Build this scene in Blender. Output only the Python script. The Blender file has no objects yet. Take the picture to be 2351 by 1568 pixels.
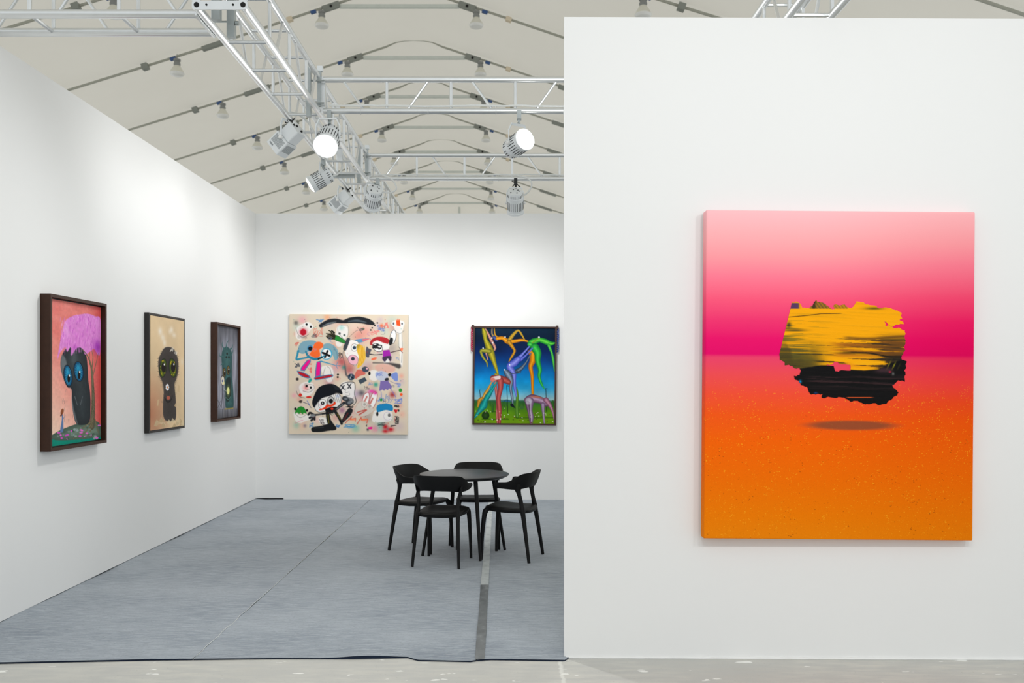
import bpy, math, random
import numpy as np
from mathutils import Vector, Matrix
from mathutils import geometry as mgeo

random.seed(7)
rng = np.random.default_rng(11)
SC = bpy.context.scene
COL = SC.collection
PI = math.pi

# ------------------------------------------------------------------ camera
F = 2000.0; CX = 1162.0; CY = 867.0; EYE = 1.58      # focal length and vanishing point in photo pixels
cam_d = bpy.data.cameras.new('camera'); cam = bpy.data.objects.new('camera', cam_d); COL.objects.link(cam)
cam.location = (0, 0, EYE); cam.rotation_euler = (PI / 2, 0, 0)
cam_d.sensor_width = 36.0; cam_d.lens = F / 2351 * 36.0
cam_d.shift_x = (1175.5 - CX) / 2351; cam_d.shift_y = (CY - 784) / 2351
cam_d.clip_end = 400
cam_d.dof.use_dof = True; cam_d.dof.focus_distance = 6.3; cam_d.dof.aperture_fstop = 3.2
SC.camera = cam

# ------------------------------------------------------------------ world, exposure
W = bpy.data.worlds.new('world'); SC.world = W; W.use_nodes = True
W.node_tree.nodes['Background'].inputs[0].default_value = (0.94, 0.985, 1.0, 1)
W.node_tree.nodes['Background'].inputs[1].default_value = 0.88
SC.view_settings.view_transform = 'Standard'; SC.view_settings.look = 'None'
SC.view_settings.exposure = 0.0; SC.view_settings.gamma = 1.0
SC.view_settings.use_curve_mapping = False
P_WALL, P_BACK, P_AISLE, P_FRONT = 31.0, 96.0, 86.0, 170.0   # spotlight powers in watts

# ------------------------------------------------------------------ helpers
def at(px, py, D):
    return Vector(((px - CX) * D / F, D, EYE + (CY - py) * D / F))

def lin(c):
    c = np.asarray(c, float) / 255.0
    return np.where(c <= 0.04045, c / 12.92, ((c + 0.055) / 1.055) ** 2.4)

def L4(r, g, b):
    v = lin((r, g, b)); return (float(v[0]), float(v[1]), float(v[2]), 1)

class MB:
    def __init__(s): s.v = []; s.f = []
    def add(s, vs, fs):
        o = len(s.v); s.v += [tuple(v) for v in vs]; s.f += [tuple(i + o for i in f) for f in fs]; return s
    def box(s, c, size, R=None):
        c = Vector(c); h = Vector(size) / 2; vs = []
        for z in (-1, 1):
            for x, y in ((-1, -1), (1, -1), (1, 1), (-1, 1)):
                p = Vector((x * h.x, y * h.y, z * h.z))
                vs.append(c + (R @ p if R else p))
        return s.add(vs, [(3, 2, 1, 0), (4, 5, 6, 7), (0, 1, 5, 4), (1, 2, 6, 5), (2, 3, 7, 6), (3, 0, 4, 7)])
    def path(s, pts, rad, n=8, squash=None, cap=True):
        pts = [Vector(p) for p in pts]
        if not hasattr(rad, '__len__'): rad = [rad] * len(pts)
        vs = []; fs = []; up0 = None
        for i, p in enumerate(pts):
            t = (pts[min(i + 1, len(pts) - 1)] - pts[max(i - 1, 0)]).normalized()
            if up0 is None:
                a = Vector((0, 0, 1)) if abs(t.z) < 0.9 else Vector((1, 0, 0))
            else: a = up0
            u = (a - t * a.dot(t)).normalized(); w = t.cross(u); up0 = u
            q = squash[i] if hasattr(squash, '__len__') else (squash or 1.0)
            for k in range(n):
                an = 2 * PI * (k + .5) / n
                vs.append(p + u * math.cos(an) * rad[i] * q + w * math.sin(an) * rad[i])
        m = len(pts)
        for i in range(m - 1):
            for k in range(n):
                a = i * n + k; b = i * n + (k + 1) % n
                fs.append((a, b, b + n, a + n))
        if cap:
            fs.append(tuple(range(n - 1, -1, -1))); fs.append(tuple((m - 1) * n + k for k in range(n)))
        return s.add(vs, fs)
    def tube(s, a, b, r, n=8): return s.path([a, b], r, n)
    def lathe(s, prof, org, axis, n=20):
        org = Vector(org); t = Vector(axis).normalized()
        a = Vector((0, 0, 1)) if abs(t.z) < 0.9 else Vector((1, 0, 0))
        u = (a - t * a.dot(t)).normalized(); w = t.cross(u); vs = []; fs = []
        for r, h in prof:
            for k in range(n):
                an = 2 * PI * (k + .5) / n
                vs.append(org + t * h + u * math.cos(an) * r + w * math.sin(an) * r)
        for i in range(len(prof) - 1):
            for k in range(n):
                x = i * n + k; y = i * n + (k + 1) % n
                fs.append((x, y, y + n, x + n))
        fs.append(tuple(range(n - 1, -1, -1))); fs.append(tuple((len(prof) - 1) * n + k for k in range(n)))
        return s.add(vs, fs)
    def prism(s, outline, org, ax, ay, az, t0, t1):
        org, ax, ay, az = map(Vector, (org, ax, ay, az)); n = len(outline)
        vs = [org + ax * x + ay * y + az * t for t in (t0, t1) for x, y in outline]
        fs = [tuple(range(n - 1, -1, -1)), tuple(range(n, 2 * n))]
        fs += [(i, (i + 1) % n, n + (i + 1) % n, n + i) for i in range(n)]
        return s.add(vs, fs)
    def build(s, name, mat, parent=None, smooth=True, angle=35, loc=None):
        me = bpy.data.meshes.new(name); me.from_pydata(s.v, [], s.f)
        me.validate(); me.update()
        o = bpy.data.objects.new(name, me); COL.objects.link(o)
        if mat: me.materials.append(mat)
        if smooth:
            me.polygons.foreach_set('use_smooth', [True] * len(me.polygons))
            me.set_sharp_from_angle(angle=math.radians(angle))
        if parent: o.parent = parent
        if loc is not None: o.location = loc
        return o

def rrect(w, h, r, n=4):
    pts = []
    for cx, cy, a0 in ((w / 2 - r, h / 2 - r, 0), (-w / 2 + r, h / 2 - r, 90), (-w / 2 + r, -h / 2 + r, 180), (w / 2 - r, -h / 2 + r, 270)):
        for k in range(n + 1):
            a = math.radians(a0 + 90 * k / n); pts.append((cx + r * math.cos(a), cy + r * math.sin(a)))
    return pts

def tag(o, label=None, cat=None, group=None, kind=None):
    if label: o['label'] = label
    if cat: o['category'] = cat
    if group: o['group'] = group
    if kind: o['kind'] = kind
    return o

def thing(name, label, cat, loc=(0, 0, 0), rz=0.0, group=None):
    o = bpy.data.objects.new(name, None); COL.objects.link(o); o.empty_display_size = .1
    o.location = loc; o.rotation_euler = (0, 0, rz)
    return tag(o, label, cat, group)

def copy_tree(o, parent=None):
    c = o.copy(); COL.objects.link(c); c.parent = parent
    for ch in o.children: copy_tree(ch, c)
    return c

# ------------------------------------------------------------------ materials
def new_mat(name):
    m = bpy.data.materials.new(name); m.use_nodes = True
    return m, m.node_tree.nodes, m.node_tree.links, m.node_tree.nodes['Principled BSDF']

def plain(name, col, rough=.5, metal=0.0, var=.06, scale=8.0, bump=0.0, spec=.5, coat=0):
    m, N, K, P = new_mat(name)
    tc = N.new('ShaderNodeTexCoord'); nz = N.new('ShaderNodeTexNoise')
    nz.inputs['Scale'].default_value = scale; nz.inputs['Detail'].default_value = 4
    K.new(tc.outputs['Object'], nz.inputs['Vector'])
    mr = N.new('ShaderNodeMapRange'); mr.inputs[3].default_value = 1 - var; mr.inputs[4].default_value = 1 + var
    K.new(nz.outputs['Fac'], mr.inputs[0])
    mx = N.new('ShaderNodeVectorMath'); mx.operation = 'SCALE'
    mx.inputs[0].default_value = col[:3]; K.new(mr.outputs[0], mx.inputs['Scale'])
    K.new(mx.outputs[0], P.inputs['Base Color'])
    P.inputs['Roughness'].default_value = rough; P.inputs['Metallic'].default_value = metal
    P.inputs['Specular IOR Level'].default_value = spec
    if bump:
        b = N.new('ShaderNodeBump'); b.inputs['Strength'].default_value = bump; b.inputs['Distance'].default_value = .01
        n2 = N.new('ShaderNodeTexNoise'); n2.inputs['Scale'].default_value = scale * 12; n2.inputs['Detail'].default_value = 3
        K.new(tc.outputs['Object'], n2.inputs['Vector']); K.new(n2.outputs['Fac'], b.inputs['Height'])
        K.new(b.outputs[0], P.inputs['Normal'])
    return m

M = {}
M['wall'] = plain('white_painted_board', L4(236, 236, 235), .75, var=.012, scale=1.3, bump=.04, spec=.25)
M['alu'] = plain('aluminium_tube', L4(226, 228, 228), .33, .85, var=.05, scale=14, bump=.02)
M['steel'] = plain('galvanised_steel', L4(176, 182, 182), .42, .8, var=.12, scale=30)
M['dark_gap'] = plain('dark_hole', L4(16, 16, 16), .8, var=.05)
M['white_metal'] = plain('white_enamel', L4(232, 236, 238), .4, var=.02)
M['slot'] = plain('vent_slot_grey', L4(62, 64, 66), .7)
M['grey_fin'] = plain('grey_fin', L4(150, 156, 160), .5, var=.05)
M['black_tie'] = plain('black_cable_tie', L4(20, 20, 20), .5)
M['cable'] = plain('white_cable', L4(226, 228, 226), .5)
M['black_plastic'] = plain('black_moulded_plastic', L4(5, 5, 6), .55, var=.1, scale=20, bump=.03, spec=.3)
M['table'] = plain('black_table_laminate', L4(34, 34, 35), .36, var=.08, scale=30, bump=.01, spec=.48)
M['rail'] = plain('roof_beam_grey', L4(166, 166, 155), .6, 0, var=.1)
M['tie'] = plain('roof_tie_grey', L4(212, 217, 212), .5, .1, var=.08)
M['gusset'] = plain('roof_gusset', L4(138, 142, 136), .5, .1, var=.1)
M['lamp_neck'] = plain('lamp_housing_grey', L4(140, 142, 140), .5, .1)
M['lamp_glass'] = plain('lamp_prismatic_shade', L4(222, 220, 208), .3, var=.03)
M['lamp_rim'] = plain('lamp_frosted_bowl', L4(238, 238, 236), .25, var=.02)
M['walnut'] = plain('dark_walnut', L4(60, 35, 22), .5, var=.3, scale=22, spec=.3)
M['ebony'] = plain('black_frame_wood', L4(26, 23, 22), .45, var=.15)
M['mahogany'] = plain('brown_frame_wood', L4(64, 36, 26), .5, var=.2, scale=20)
M['blue_bit'] = plain('blue_clip', L4(52, 86, 140), .5)
M['red_bit'] = plain('red_clip', L4(190, 70, 60), .5)
M['yarn_red'] = plain('magenta_yarn', L4(178, 24, 70), .9, var=.35, scale=90, bump=.4)
M['yarn_blue'] = plain('blue_yarn', L4(44, 74, 160), .9, var=.35, scale=90, bump=.4)
M['felt_edge'] = plain('navy_felt_edge', L4(38, 48, 66), .95, var=.2, scale=60, spec=.1)
M['linen'] = plain('raw_linen', L4(226, 212, 188), .9, var=.03, scale=200)

def emit(name, col, strength):
    m, N, K, P = new_mat(name)
    P.inputs['Base Color'].default_value = (.9, .9, .9, 1)
    P.inputs['Emission Color'].default_value = col; P.inputs['Emission Strength'].default_value = strength
    return m
M['lens_on'] = emit('lit_lens', (1, .99, .96, 1), 40)
M['lens_side'] = emit('lit_lens_soft', (1, .97, .88, 1), 6)

def ramp_node(N, stops, mode='LINEAR'):
    r = N.new('ShaderNodeValToRGB'); cr = r.color_ramp; cr.interpolation = mode
    while len(cr.elements) < len(stops): cr.elements.new(.5)
    for e, (p, c) in zip(cr.elements, stops): e.position = p; e.color = c
    return r

def math_n(N, K, op, a, b=None, c=None):
    n = N.new('ShaderNodeMath'); n.operation = op
    for i, x in enumerate((a, b, c)):
        if x is None: continue
        if isinstance(x, (int, float)): n.inputs[i].default_value = x
        else: K.new(x, n.inputs[i])
    return n.outputs[0]

def noise_n(N, K, vec, scale, detail=4, stretch=None, rough=.55):
    if stretch:
        mp = N.new('ShaderNodeMapping'); mp.inputs['Scale'].default_value = stretch
        K.new(vec, mp.inputs['Vector']); vec = mp.outputs[0]
    n = N.new('ShaderNodeTexNoise'); n.inputs['Scale'].default_value = scale
    n.inputs['Detail'].default_value = detail; n.inputs['Roughness'].default_value = rough
    K.new(vec, n.inputs['Vector']); return n.outputs['Fac']

def mix_c(N, K, fac, a, b, mode='MIX'):
    n = N.new('ShaderNodeMix'); n.data_type = 'RGBA'; n.blend_type = mode
    if isinstance(fac, (int, float)): n.inputs[0].default_value = fac
    else: K.new(fac, n.inputs[0])
    for i, x in ((6, a), (7, b)):
        if isinstance(x, tuple): n.inputs[i].default_value = x
        else: K.new(x, n.inputs[i])
    return n.outputs[2]

def sstep(N, K, x, lo, hi):
    n = N.new('ShaderNodeMapRange'); n.interpolation_type = 'SMOOTHSTEP'
    K.new(x, n.inputs[0]); n.inputs[1].default_value = lo; n.inputs[2].default_value = hi
    return n.outputs[0]

# felt carpet
m, N, K, P = new_mat('grey_felt_carpet'); M['carpet'] = m
tc = N.new('ShaderNodeTexCoord').outputs['Object']
big = noise_n(N, K, tc, 1.1, 3, (1.0, 1.6, 1)); streak = noise_n(N, K, tc, 26, 5, (.35, 3.2, 1), .7)
fine = noise_n(N, K, tc, 150, 3, (.4, 1.6, 1))
c = ramp_node(N, [(.32, L4(121, 131, 143)), (.68, L4(153, 161, 170))]); K.new(big, c.inputs[0])
c2 = mix_c(N, K, sstep(N, K, streak, .38, .72), c.outputs[0], L4(172, 180, 188))
dk = mix_c(N, K, sstep(N, K, fine, .52, .75), c2, L4(118, 125, 132))
sp = noise_n(N, K, tc, 330, 2, (.5, 1, 1))
dk = mix_c(N, K, sstep(N, K, sp, .72, .76), dk, L4(222, 224, 226))
K.new(dk, P.inputs['Base Color']); P.inputs['Roughness'].default_value = .85
P.inputs['Sheen Weight'].default_value = .25; P.inputs['Sheen Roughness'].default_value = .4
P.inputs['Specular IOR Level'].default_value = .3
b = N.new('ShaderNodeBump'); b.inputs['Strength'].default_value = .5; b.inputs['Distance'].default_value = .006
K.new(streak, b.inputs['Height']); K.new(b.outputs[0], P.inputs['Normal'])

# concrete
m, N, K, P = new_mat('worn_concrete'); M['concrete'] = m
tc = N.new('ShaderNodeTexCoord').outputs['Object']
a1 = noise_n(N, K, tc, 1.3, 6); a2 = noise_n(N, K, tc, 9, 6, (.5, 2.2, 1)); a3 = noise_n(N, K, tc, 60, 3)
c = ramp_node(N, [(.3, L4(186, 185, 180)), (.55, L4(204, 203, 196)), (.75, L4(210, 206, 196))]); K.new(a1, c.inputs[0])
c2 = mix_c(N, K, sstep(N, K, a2, .35, .7), L4(190, 190, 186), c.outputs[0])
c3 = mix_c(N, K, sstep(N, K, a3, .62, .8), c2, L4(174, 172, 164))
fl = noise_n(N, K, tc, 9, 3, (.55, 1.5, 1), .6)
c4 = mix_c(N, K, sstep(N, K, fl, .665, .68), c3, L4(240, 240, 236))
sx = N.new('ShaderNodeSeparateXYZ'); K.new(tc, sx.inputs[0])
jit = math_n(N, K, 'MULTIPLY', a2, .03)
xx = math_n(N, K, 'ADD', sx.outputs[0], jit)
fr = math_n(N, K, 'PINGPONG', math_n(N, K, 'SUBTRACT', xx, .315), 3.0)
jl = math_n(N, K, 'SUBTRACT', 1.0, sstep(N, K, fr, .004, .016))
c5 = mix_c(N, K, math_n(N, K, 'MULTIPLY', jl, .6), c4, L4(236, 236, 230))
K.new(c5, P.inputs['Base Color']); P.inputs['Roughness'].default_value = .5; P.inputs['Specular IOR Level'].default_value = .35
b = N.new('ShaderNodeBump'); b.inputs['Strength'].default_value = .25; b.inputs['Distance'].default_value = .004
K.new(a3, b.inputs['Height']); K.new(b.outputs[0], P.inputs['Normal'])

# tent fabric: a little daylight comes through the cloth
m, N, K, P = new_mat('tent_fabric'); M['fabric'] = m
tc = N.new('ShaderNodeTexCoord').outputs['Object']
f1 = noise_n(N, K, tc, .35, 3)
c = ramp_node(N, [(.3, L4(222, 216, 205)), (.7, L4(230, 225, 215))]); K.new(f1, c.inputs[0])
K.new(c.outputs[0], P.inputs['Base Color']); P.inputs['Roughness'].default_value = .55; P.inputs['Specular IOR Level'].default_value = .3
tr = N.new('ShaderNodeBsdfTranslucent'); tr.inputs[0].default_value = L4(236, 230, 218)
ms = N.new('ShaderNodeMixShader'); ms.inputs[0].default_value = .52
K.new(P.outputs[0], ms.inputs[1]); K.new(tr.outputs[0], ms.inputs[2])
K.new(ms.outputs[0], N['Material Output'].inputs['Surface'])

# floor tapes
m, N, K, P = new_mat('pale_tape'); M['tape_pale'] = m
tc = N.new('ShaderNodeTexCoord').outputs['Object']
t1 = noise_n(N, K, tc, 14, 4, (1, .6, 1))
c = ramp_node(N, [(.25, L4(150, 156, 158)), (.5, L4(186, 192, 193)), (.8, L4(204, 208, 208))]); K.new(t1, c.inputs[0])
K.new(c.outputs[0], P.inputs['Base Color']); P.inputs['Roughness'].default_value = .35
m, N, K, P = new_mat('clear_tape'); M['tape_dark'] = m
tc = N.new('ShaderNodeTexCoord').outputs['Object']
t1 = noise_n(N, K, tc, 16, 5, (1.5, .8, 1))
c = ramp_node(N, [(.25, L4(86, 90, 92)), (.6, L4(112, 116, 118)), (.85, L4(150, 154, 156))]); K.new(t1, c.inputs[0])
K.new(c.outputs[0], P.inputs['Base Color']); P.inputs['Roughness'].default_value = .3

# painted colours live in a colour attribute
def paint_mat(name, rough=.6, bump=.15, bscale=260):
    m, N, K, P = new_mat(name)
    a = N.new('ShaderNodeVertexColor'); a.layer_name = 'paint'
    K.new(a.outputs[0], P.inputs['Base Color']); P.inputs['Roughness'].default_value = rough
    P.inputs['Specular IOR Level'].default_value = .1
    tc = N.new('ShaderNodeTexCoord').outputs['Object']
    h = noise_n(N, K, tc, bscale, 2)
    b = N.new('ShaderNodeBump'); b.inputs['Strength'].default_value = bump; b.inputs['Distance'].default_value = .002
    K.new(h, b.inputs['Height']); K.new(b.outputs[0], P.inputs['Normal'])
    return m
M['paint'] = paint_mat('oil_paint')
M['slab_paint'] = paint_mat('scraped_paint', .6, .2, 120)

# ------------------------------------------------------------------ setting: floor, walls, tent
HALL_X = -3.81                                    # ridge line of the tent
fl = MB().add([(-22, -6, 0), (15, -6, 0), (15, 72, 0), (-22, 72, 0)], [(0, 1, 2, 3)]).build('floor', M['concrete'], smooth=False)
tag(fl, 'worn grey concrete hall floor with pale paint spots', kind='structure')

WX, WY, WH = -3.23, 11.23, 3.697
def wall_box(name, x0, x1, y0, y1, z0, z1, label):
    o = MB().box(((x0 + x1) / 2, (y0 + y1) / 2, (z0 + z1) / 2), (x1 - x0, y1 - y0, z1 - z0)).build(name, M['wall'], smooth=False)
    return tag(o, label, kind='structure')
wall_box('wall_left', WX - .12, WX, 3.6, WY + .12, .021, WH, 'long white partition wall with three framed paintings')
# far wall with a dark slit left open above the floor in its corner
wb = MB().box(((WX + 3.6) / 2, WY + .06, (WH + .028) / 2), (3.6 - WX, .12, WH - .028))
wb.box(((-2.87 + 3.6) / 2, WY + .06, .014), (3.6 + 2.87, .12, .028))
tag(wb.build('wall_back', M['wall'], smooth=False), 'white partition wall with the square and the framed painting', kind='structure')
tag(MB().box(((WX - 2.85) / 2, WY + .06, .014), (-2.85 - WX, .05, .028)).build('slit_shade_strip', M['dark_gap'], smooth=False), 'added black strip for the shade in the slit under the white wall corner', kind='structure')  # added black box, stands in for the shade inside the slit
tag(MB().box((WX - .065, 7.4, .0105), (.09, 7.5, .021)).build('wall_foot_shade_strip', M['dark_gap'], smooth=False), 'added black shade strip under the long partition wall', kind='structure')  # added black box that draws the shade line at the wall's foot
# thick partition carrying the big sunset painting; a touch out of square
wl = [(.327, 4.91), (3.9, 4.865), (3.9, 5.03), (.335, 5.06)]
tz = [3.613, 3.580, 3.59, 3.62]
vs = [(x, y, 0) for x, y in wl] + [(x, y, z) for (x, y), z in zip(wl, tz)]
wr = MB().add(vs, [(3, 2, 1, 0), (4, 5, 6, 7), (0, 1, 5, 4), (1, 2, 6, 5), (2, 3, 7, 6), (3, 0, 4, 7)]).build('wall_right', M['wall'], smooth=False)
tag(wr, 'white partition wall carrying the large pink and orange painting', kind='structure')
# uneven bead of filler along its foot
mb = MB(); pts = []; rr = []
for i in range(60):
    t = i / 59; pts.append((.335 + 3.5 * t, 4.906 - .045 * t, .004)); rr.append(.006 + .006 * random.random())
tag(mb.path(pts, rr, 6).build('trim_1', M['wall']), 'uneven white filler bead along the foot of the partition', kind='structure')

# tent: curved roof cloth in five-metre bays, pulled down along each arch
BAY = 5.0; Y0 = 31.1
def roof_z(l):
    l = abs(l)
    return float(np.interp(l, [0, .5, 1.0, 1.5, 2.14, 2.98, 6.5, 9.05, 11.8, 15.0, 17.5], [15.48, 15.46, 15.36, 15.20, 14.98, 14.72, 13.52, 12.72, 11.87, 10.85, 10.0]))
ceil_root = thing('ceiling', None, None); tag(ceil_root, 'beige tent roof cloth in curved bays', kind='structure')
lats = [-17.5, -15, -11.8, -9, -6.5, -4.5, -3, -2.14, -1.5, -1, -.5, 0, .5, 1, 1.5, 2.14, 3, 4.5, 6.5, 9, 11.8, 15, 17.5]
NT = 12
for k in range(-7, 8):
    y = Y0 + BAY * k; mb = MB(); vs = []; fs = []
    for i in range(NT + 1):
        t = i / NT
        for l in lats:
            vs.append((HALL_X + l, y + BAY * t, roof_z(l) + .12 + .26 * math.sin(PI * t) ** .7))
    n = len(lats)
    for i in range(NT):
        for j in range(n - 1):
            fs.append((i * n + j, i * n + j + 1, (i + 1) * n + j + 1, (i + 1) * n + j))
    mb.add(vs, fs).build('fabric_panel', M['fabric'], ceil_root, angle=60)
# gable end
gb = thing('wall_far', None, None); tag(gb, 'pale gable wall at the far end of the tent', kind='structure')
yg = Y0 + BAY * 8
vs = [(HALL_X + l, yg, 0) for l in lats] + [(HALL_X + l, yg, roof_z(l) + .12) for l in lats]
n = len(lats)
MB().add(vs, [(j, j + 1, n + j + 1, n + j) for j in range(n - 1)]).build('gable_cloth', M['fabric'], gb)
for l in (0, -5, 5, -10, 10):
    MB().box((HALL_X + l, yg - .12, roof_z(l) / 2), (.18, .2, roof_z(l))).build('gable_post', M['tie'], gb)

# ------------------------------------------------------------------ carpets
def carpet(x0, x1, edge, label, nx=50, ny=80, seed=0):
    r = np.random.default_rng(seed)
    xs = np.linspace(x0, x1, nx); vs = []; fs = []
    ph = r.uniform(0, 6, 8)
    for j in range(ny):
        t = (j / (ny - 1)) ** 1.6
        for i, x in enumerate(xs):
            ey = edge(x); y = ey + (WY + .02 - ey) * t
            z = .009 + .0018 * math.sin(1.7 * x + ph[0] + .8 * y) + .0012 * math.sin(5.1 * y + ph[1] + 2 * x)
            if x < WX + .12: z += .012 * (.5 + .5 * math.sin(2.3 * y + ph[2]) * math.sin(5.7 * y + ph[3])) * min(1, 1 - (x - WX) / .12)
            if t < .06 and -1.05 < x < -.52: z += .012 * math.sin(PI * (x + 1.05) / .53) ** 2 * (1 - t / .06)
            vs.append((x, y, z))
    n0 = len(vs)
    for j in range(ny - 1):
        for i in range(nx - 1):
            a = j * nx + i; fs.append((a, a + 1, a + nx + 1, a + nx))
    o = MB().add(vs, fs).build('carpet', M['carpet'], angle=50)
    ev = [(vs[i][0], vs[i][1] - .0006, vs[i][2] - .001) for i in range(nx)] + [(vs[i][0], vs[i][1] + .003, .0) for i in range(nx)]
    MB().add(ev, [(nx + i, nx + i + 1, i + 1, i) for i in range(nx - 1)]).build('cut_edge', M['felt_edge'], o)
    return tag(o, label, 'carpet', 'carpet strips on the booth floor')
ex = [-3.3, -2.81, -2.0, -1.3, -.9, -.55, -.5, -.19, -.165, -.1, .33, .4, 3.4]
ey = [4.79, 4.803, 4.86, 4.885, 4.885, 4.905, 4.855, 4.832, 4.85, 4.868, 4.85, 5.0, 5.0]
edge = lambda x: float(np.interp(x, ex, ey))
carpet(WX - .015, -1.752, edge, 'grey felt carpet strip running along the long wall with framed paintings', seed=1)
carpet(-1.748, -.167, edge, 'grey felt carpet strip between the thin seam line and the floor tape', seed=2)
carpet(-.163, 1.43, edge, 'grey felt carpet strip between floor tape and the thick partition', seed=3, nx=40)
# frayed pale fibres along the left seam
pts = []; rr = []
for i in range(60):
    y = 4.9 + 5.6 * i / 59; pts.append((-1.75 + .006 * math.sin(i * 1.9) + .004 * random.uniform(-1, 1), y, .0118)); rr.append(.0008 + .0009 * random.random())
tag(MB().path(pts, rr, 5).build('carpet_seam', M['cable']), 'thin pale frayed seam line between two grey carpet strips', 'seam')

def tape(y0, y1, w0, w1, mat, label, xo=lambda y: -.165):
    vs = []; fs = []; n = 24
    for i in range(n):
        y = y0 + (y1 - y0) * i / (n - 1); x = xo(y); w = (w0 + (w1 - w0) * i / (n - 1)) / 2 + random.uniform(-.0015, .0015)
        z = .0128 + .0008 * math.sin(i * 1.3)
        vs += [(x - w, y, z), (x + w, y, z), (x - w, y, z - .002), (x + w, y, z - .002)]
    for i in range(n - 1):
        a = 4 * i; fs += [(a, a + 1, a + 5, a + 4), (a + 2, a, a + 4, a + 6), (a + 1, a + 3, a + 7, a + 5)]
    fs += [(2, 3, 1, 0), (4 * n - 4, 4 * n - 3, 4 * n - 1, 4 * n - 2)]
    return tag(MB().add(vs, fs).build('floor_tape', mat), label, 'tape', 'tape along the carpet seam')
txo = lambda y: float(np.interp(y, [4.85, 6.6, 9.5, 11.2], [-.147, -.163, -.187, -.2]))
tape(4.853, 6.62, .054, .058, M['tape_dark'], 'dark translucent tape strip reaching the front carpet edge', txo)
tape(6.60, 11.0, .060, .052, M['tape_pale'], 'pale dusty tape strip passing under the chairs by the table', txo)

# ------------------------------------------------------------------ trusses
CH = .0245; BR = .0125
def lace(mb_list, A, B, ax, L0, step, n, flip0, root, inset=.0):
    """verticals and diagonals between two parallel chords: A/B functions of position along the truss"""
    for i in range(n):
        s = L0 + step * i
        MB().tube(A(s), B(s), BR, 7).build('brace', M['alu'], root)
        s0, s1 = s + step * .31, s + step * .66
        if (i + flip0) % 2: MB().tube(A(s0), B(s1), BR * .85, 7).build('brace', M['alu'], root)
        else: MB().tube(B(s0), A(s1), BR * .85, 7).build('brace', M['alu'], root)

def end_plate(root, org, ax, ay, az, s=.325, hole=True):
    """square plate frame with round sockets in its corners"""
    org, ax, ay, az = Vector(org), Vector(ax), Vector(ay), Vector(az); b = .05; mb = MB()
    for sg in (-1, 1):
        mb.prism(rrect(s, b, .012), org + ay * sg * (s / 2 - b / 2), ax, ay, az, -.006, .006)
        mb.prism(rrect(b, s - 2 * b, .001, 1), org + ax * sg * (s / 2 - b / 2), ax, ay, az, -.0059, .0059)
    pl = mb.build('end_plate', M['alu'], root)
    if hole:
        for x in (-1, 1):
            for y in (-1, 1):
                MB().lathe([(.0155, .0), (.0155, .004)], org + ax * x * (s / 2 - .027) + ay * y * (s / 2 - .027) + az * -.0085, az, 14).build('bolt_hole', M['dark_gap'], pl)
                MB().lathe([(.0065, .0), (.0065, .004)], org + ax * x * (s / 2 - .085) + ay * y * (s / 2 - .027) + az * -.0085, az, 10).build('bolt_hole', M['dark_gap'], pl)
    return pl

ZB, ZT = 3.75, 4.03
def box_truss_y(name, xl, xr, y0, y1, v0, step, label, dl=0.0):
    root = thing(name, label, 'truss', (0, 0, 0)); g = root
    for x in (xl, xr):
        for z in (ZB, ZT):
            MB().tube((x, y0, z), (x, y1, z), CH, 12).build('chord', M['alu'], g)
    n = int((y1 - .1 - v0) / step)
    for x, d, fp in ((xl, dl, 0), (xr, 0, 1)):
        lace(None, lambda s, x=x: (x, s, ZB), lambda s, x=x: (x, s, ZT), None, v0 + d, step, n, fp, g)
    for z in (ZB, ZT):
        for i in range(n):
            MB().tube((xl, v0 + step * i, z), (xr, v0 + step * i, z), BR, 7).build('brace', M['alu'], g)
    return root
LX, RX = -1.81, -1.53
tb = box_truss_y('box_truss', LX, RX, 5.09, 14.0, 5.636, .515, 'aluminium box truss running above the booth along the long wall, open end plate showing', .1)
end_plate(tb, ((LX + RX) / 2, 5.085, (ZB + ZT) / 2 + .0), (1, 0, 0), (0, 0, 1), (0, 1, 0))
MB().box((-1.69, 5.36, 3.90), (.045, .045, .46)).build('support_post', M['steel'], tb, smooth=False)
MB().box((-1.735, 5.22, 3.93), (.05, .04, .42)).build('support_post', M['steel'], tb, smooth=False)
MB().tube((-1.72, 5.36, 3.77), (-1.80, 5.36, 3.77), .006, 6).build('bolt', M['steel'], tb)
MB().lathe([(.014, 0), (.014, .02)], (-1.665, 5.36, 3.76), (1, 0, 0), 8).build('bolt_head', M['steel'], tb)
for yy in (7.04, 9.44):
    MB().box((RX - .06, yy - .02, 3.88), (.035, .03, .40)).build('support_post', M['steel'], tb, smooth=False)
    MB().box((RX + .015, yy + .03, 3.93), (.03, .03, .30)).build('support_post', M['steel'], tb, smooth=False)
    for z in (3.8, 3.98):
        MB().tube((RX - .09, yy, z), (RX + .06, yy, z), .007, 6).build('bolt', M['steel'], tb)
    MB().box((RX + .02, yy + .03, 4.085), (.045, .04, .04)).build('post_cap', M['white_metal'], tb, smooth=False)
MB().box((-1.75, 9.3, 3.735), (.26, .03, .05)).build('cross_plate', M['steel'], tb, smooth=False)
MB().box((-1.63, 8.55, 3.79), (.05, .03, .17)).build('hanger_plate', M['white_metal'], tb, smooth=False)

tr2 = box_truss_y('box_truss', 1.695, 1.95, 3.4, 14.0, 3.67, .515, 'aluminium box truss rising behind the thick partition above its painting')

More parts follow.
